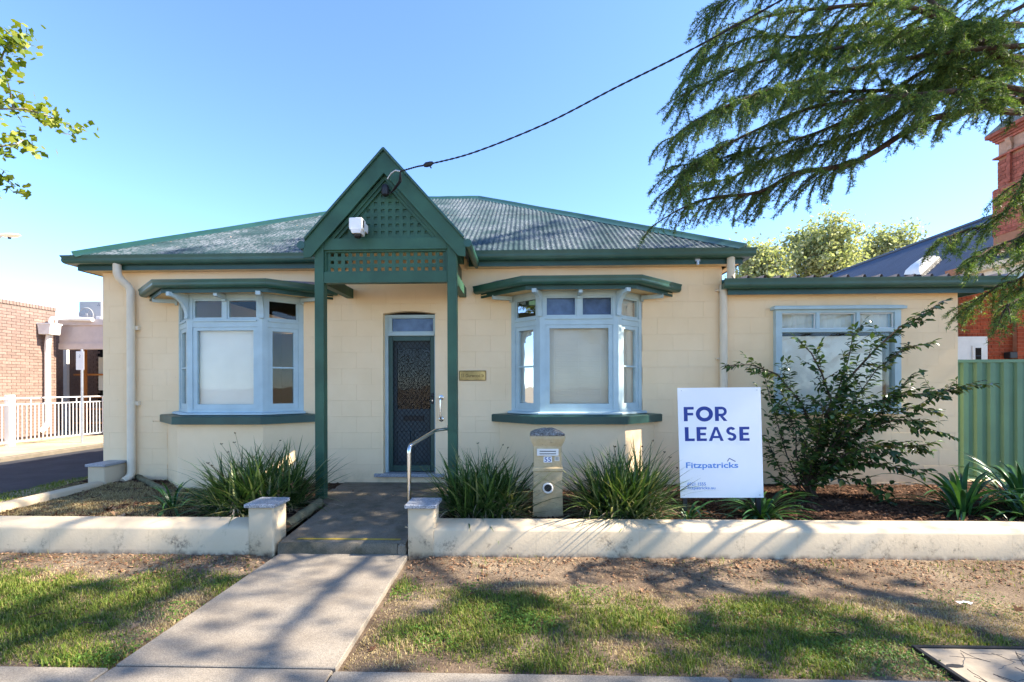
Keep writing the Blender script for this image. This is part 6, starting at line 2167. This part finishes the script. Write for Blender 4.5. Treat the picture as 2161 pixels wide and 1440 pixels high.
def leafy_tree(name, label, basep, height, crown_c, crown_r, n_limb, leaf_n, leaf_s, mat, seed, group=None, trunk_r=.16, bark='grey_bark', lobed_leaf=True, clump=.35):
    g = random.Random(seed); ng = np.random.default_rng(seed)
    t = thing(name, basep, label, 'tree', group)
    basep = Vector(basep); cc = Vector(crown_c); cr = Vector(crown_r)
    s = MB(); top = Vector((cc.x, cc.y, cc.z + cr.z * .6))
    tr_ = smooth_path([basep - Vector((0, 0, .2)), basep.lerp(top, .35) + Vector((g.uniform(-.1, .1), g.uniform(-.1, .1), 0)), basep.lerp(top, .7), top], 6)
    limb(s, tr_, trunk_r, trunk_r * .2, 10); obj('trunk', s, bark, t, smooth=True)
    br = MB(); ends = []
    for k in range(n_limb):
        i = int(len(tr_) * g.uniform(.35, .95)); p = tr_[min(i, len(tr_) - 1)]
        while True:
            d = Vector((g.uniform(-1, 1), g.uniform(-1, 1), g.uniform(-1, 1)))
            if .35 < d.length < 1:
                break
        e = cc + Vector((d.x * cr.x, d.y * cr.y, d.z * cr.z))
        if e.z < p.z - .4:
            e.z = p.z - g.uniform(0, .4)
        P = smooth_path([p, p.lerp(e, .5) + Vector((g.uniform(-.15, .15), g.uniform(-.15, .15), .18)) * cr.x * .4, e], 5)
        limb(br, P, trunk_r * .28, .006 + trunk_r * .02, 5); ends += P[4:]
        for q in range(3):
            a = P[g.randint(5, len(P) - 1)]; d2 = Vector((g.uniform(-1, 1), g.uniform(-1, 1), g.uniform(-.5, .8))).normalized() * cr.x * g.uniform(.10, .24)
            limb(br, [a, a + d2 * .5 + Vector((0, 0, .03)), a + d2], trunk_r * .09, .004, 4); ends += [a + d2 * .6, a + d2, a + d2]
    obj('limbs', br, bark, t, smooth=True)
    E_ = np.array([tuple(e) for e in ends]); pick = ng.integers(0, len(E_), leaf_n)
    P = E_[pick] + ng.normal(0, clump * .5, (leaf_n, 3)) * np.array([1, 1, .8])
    N = ng.normal(0, 1, (leaf_n, 3)) + np.array([.3, 0, .9]); S = ng.uniform(leaf_s * .6, leaf_s * 1.15, leaf_n)
    if lobed_leaf:
        V, F_ = palm_leaf_faces(P, N, S, seed)
    else:
        N = N / np.linalg.norm(N, axis=1, keepdims=True); u = np.cross(N, ng.normal(0, 1, (leaf_n, 3))); u /= np.linalg.norm(u, axis=1, keepdims=True); v = np.cross(N, u)
        V = np.stack([P - u * S[:, None], P + v * S[:, None] * .6, P + u * S[:, None], P - v * S[:, None] * .6], 1).reshape(-1, 3)
        i = np.arange(leaf_n) * 4; F_ = np.stack([i, i + 1, i + 2, i + 3], 1)
    tag(npobj('crown', V, F_, mat, t), kind='stuff')
    return t


leafy_tree('plane_tree', 'plane tree with sunlit yellow green lobed leaves beside the driveway', (-8.6, 4.6, .05), 8, (-8.68, 5.3, 5.6), (2.6, 1.6, 2.25), 130, 30000, .066, 'plane_leaf', 401, None, .17, 'grey_bark', True, .2)
leafy_tree('plane_tree', 'street plane tree on the nature strip right of the entry', (10.6, 1.3, -.02), 14, (10.3, 1.6, 9.2), (3.3, 2.7, 5.2), 34, 760, .15, 'plane_leaf', 402, None, .22, 'grey_bark', True, .22)
leafy_tree('plane_tree', 'leafy plane tree across the road facing the driveway', (-4.5, -14.5, -.1), 10, (-4.5, -14.5, 6.5), (3.6, 3.2, 3.8), 40, 5200, .16, 'plane_leaf', 403, 'street trees across the road', .2)
leafy_tree('plane_tree', 'leafy plane tree across the road facing the for lease sign', (5.5, -15, -.1), 10, (5.5, -15, 6.5), (3.8, 3.2, 3.8), 40, 5200, .16, 'plane_leaf', 404, 'street trees across the road', .2)
for (px, ptop, pb, wpx, Yd, seed, lab, nl) in ((1605, 505, 590, 52, 40, 411, 'low rounded pale green tree behind the extension roof next to the main roof end', 4200), (1728, 462, 590, 86, 42, 412, 'tallest pale yellow green tree rising behind the extension roof', 8000),
                                          (1885, 472, 590, 62, 46, 413, 'open olive tinted tree behind the blue steel roof', 4200), (1822, 500, 600, 36, 48, 414, 'thin small crowned tree between the tall pale tree and the olive tinted one', 1500)):
    tp = bp(px, ptop, Yd); c = bp(px, (ptop + pb + 30) / 2, Yd); rz = (tp.z - c.z); rx = wpx / 1000 * Yd
    leafy_tree('background_tree', lab, (tp.x, Yd, -.2), tp.z, (tp.x, Yd, c.z), (rx, rx, rz), 60, int(nl * 1.6), .19, 'far_leaf', seed, 'trees behind the house', .3, 'grey_bark', False, 1.0)


# scrap of white paper and a few fallen twigs on the verge
q = gp(2036, 1276, .0)
s = MB(); gq = random.Random(3); n = 12
for k in range(n):
    a = 2 * math.pi * k / n; r = gq.uniform(.016, .04); s.v.append((q.x + r * 1.6 * math.cos(a), q.y + r * .7 * math.sin(a), .008 + gq.uniform(0, .02)))
s.v.append((q.x, q.y, .025)); s.f = [(k, (k + 1) % n, n) for k in range(n)]
tag(obj('paper_scrap', s, 'white_paint', org=(q.x, q.y, .01)), 'crumpled scrap of white paper lying in the grass beyond the sign', 'paper')
for k, (px, py, ln, an_) in enumerate(((985, 1262, .16, .9), (60, 1308, .16, .8), (1455, 1388, .10, 1.4), (165, 1322, .12, .3), (1380, 1255, .12, .2), (1780, 1345, .1, 2.6))):
    q = gp(px, py, .008); s = MB()
    pts = [q + Vector((math.cos(an_) * ln * t, math.sin(an_) * ln * t, .012 + .01 * math.sin(t * 5))) for t in (0, .3, .6, 1)]
    s.tube(pts, [.004, .0035, .003, .0015], 5); s.tube([pts[1], pts[1] + Vector((math.cos(an_ + .7), math.sin(an_ + .7), .3)) * ln * .35], [.0025, .001], 4)
    tag(obj('twig', s, 'bark', org=q), 'thin dry brown twig lying on the verge', 'twig', 'fallen twigs on the verge')
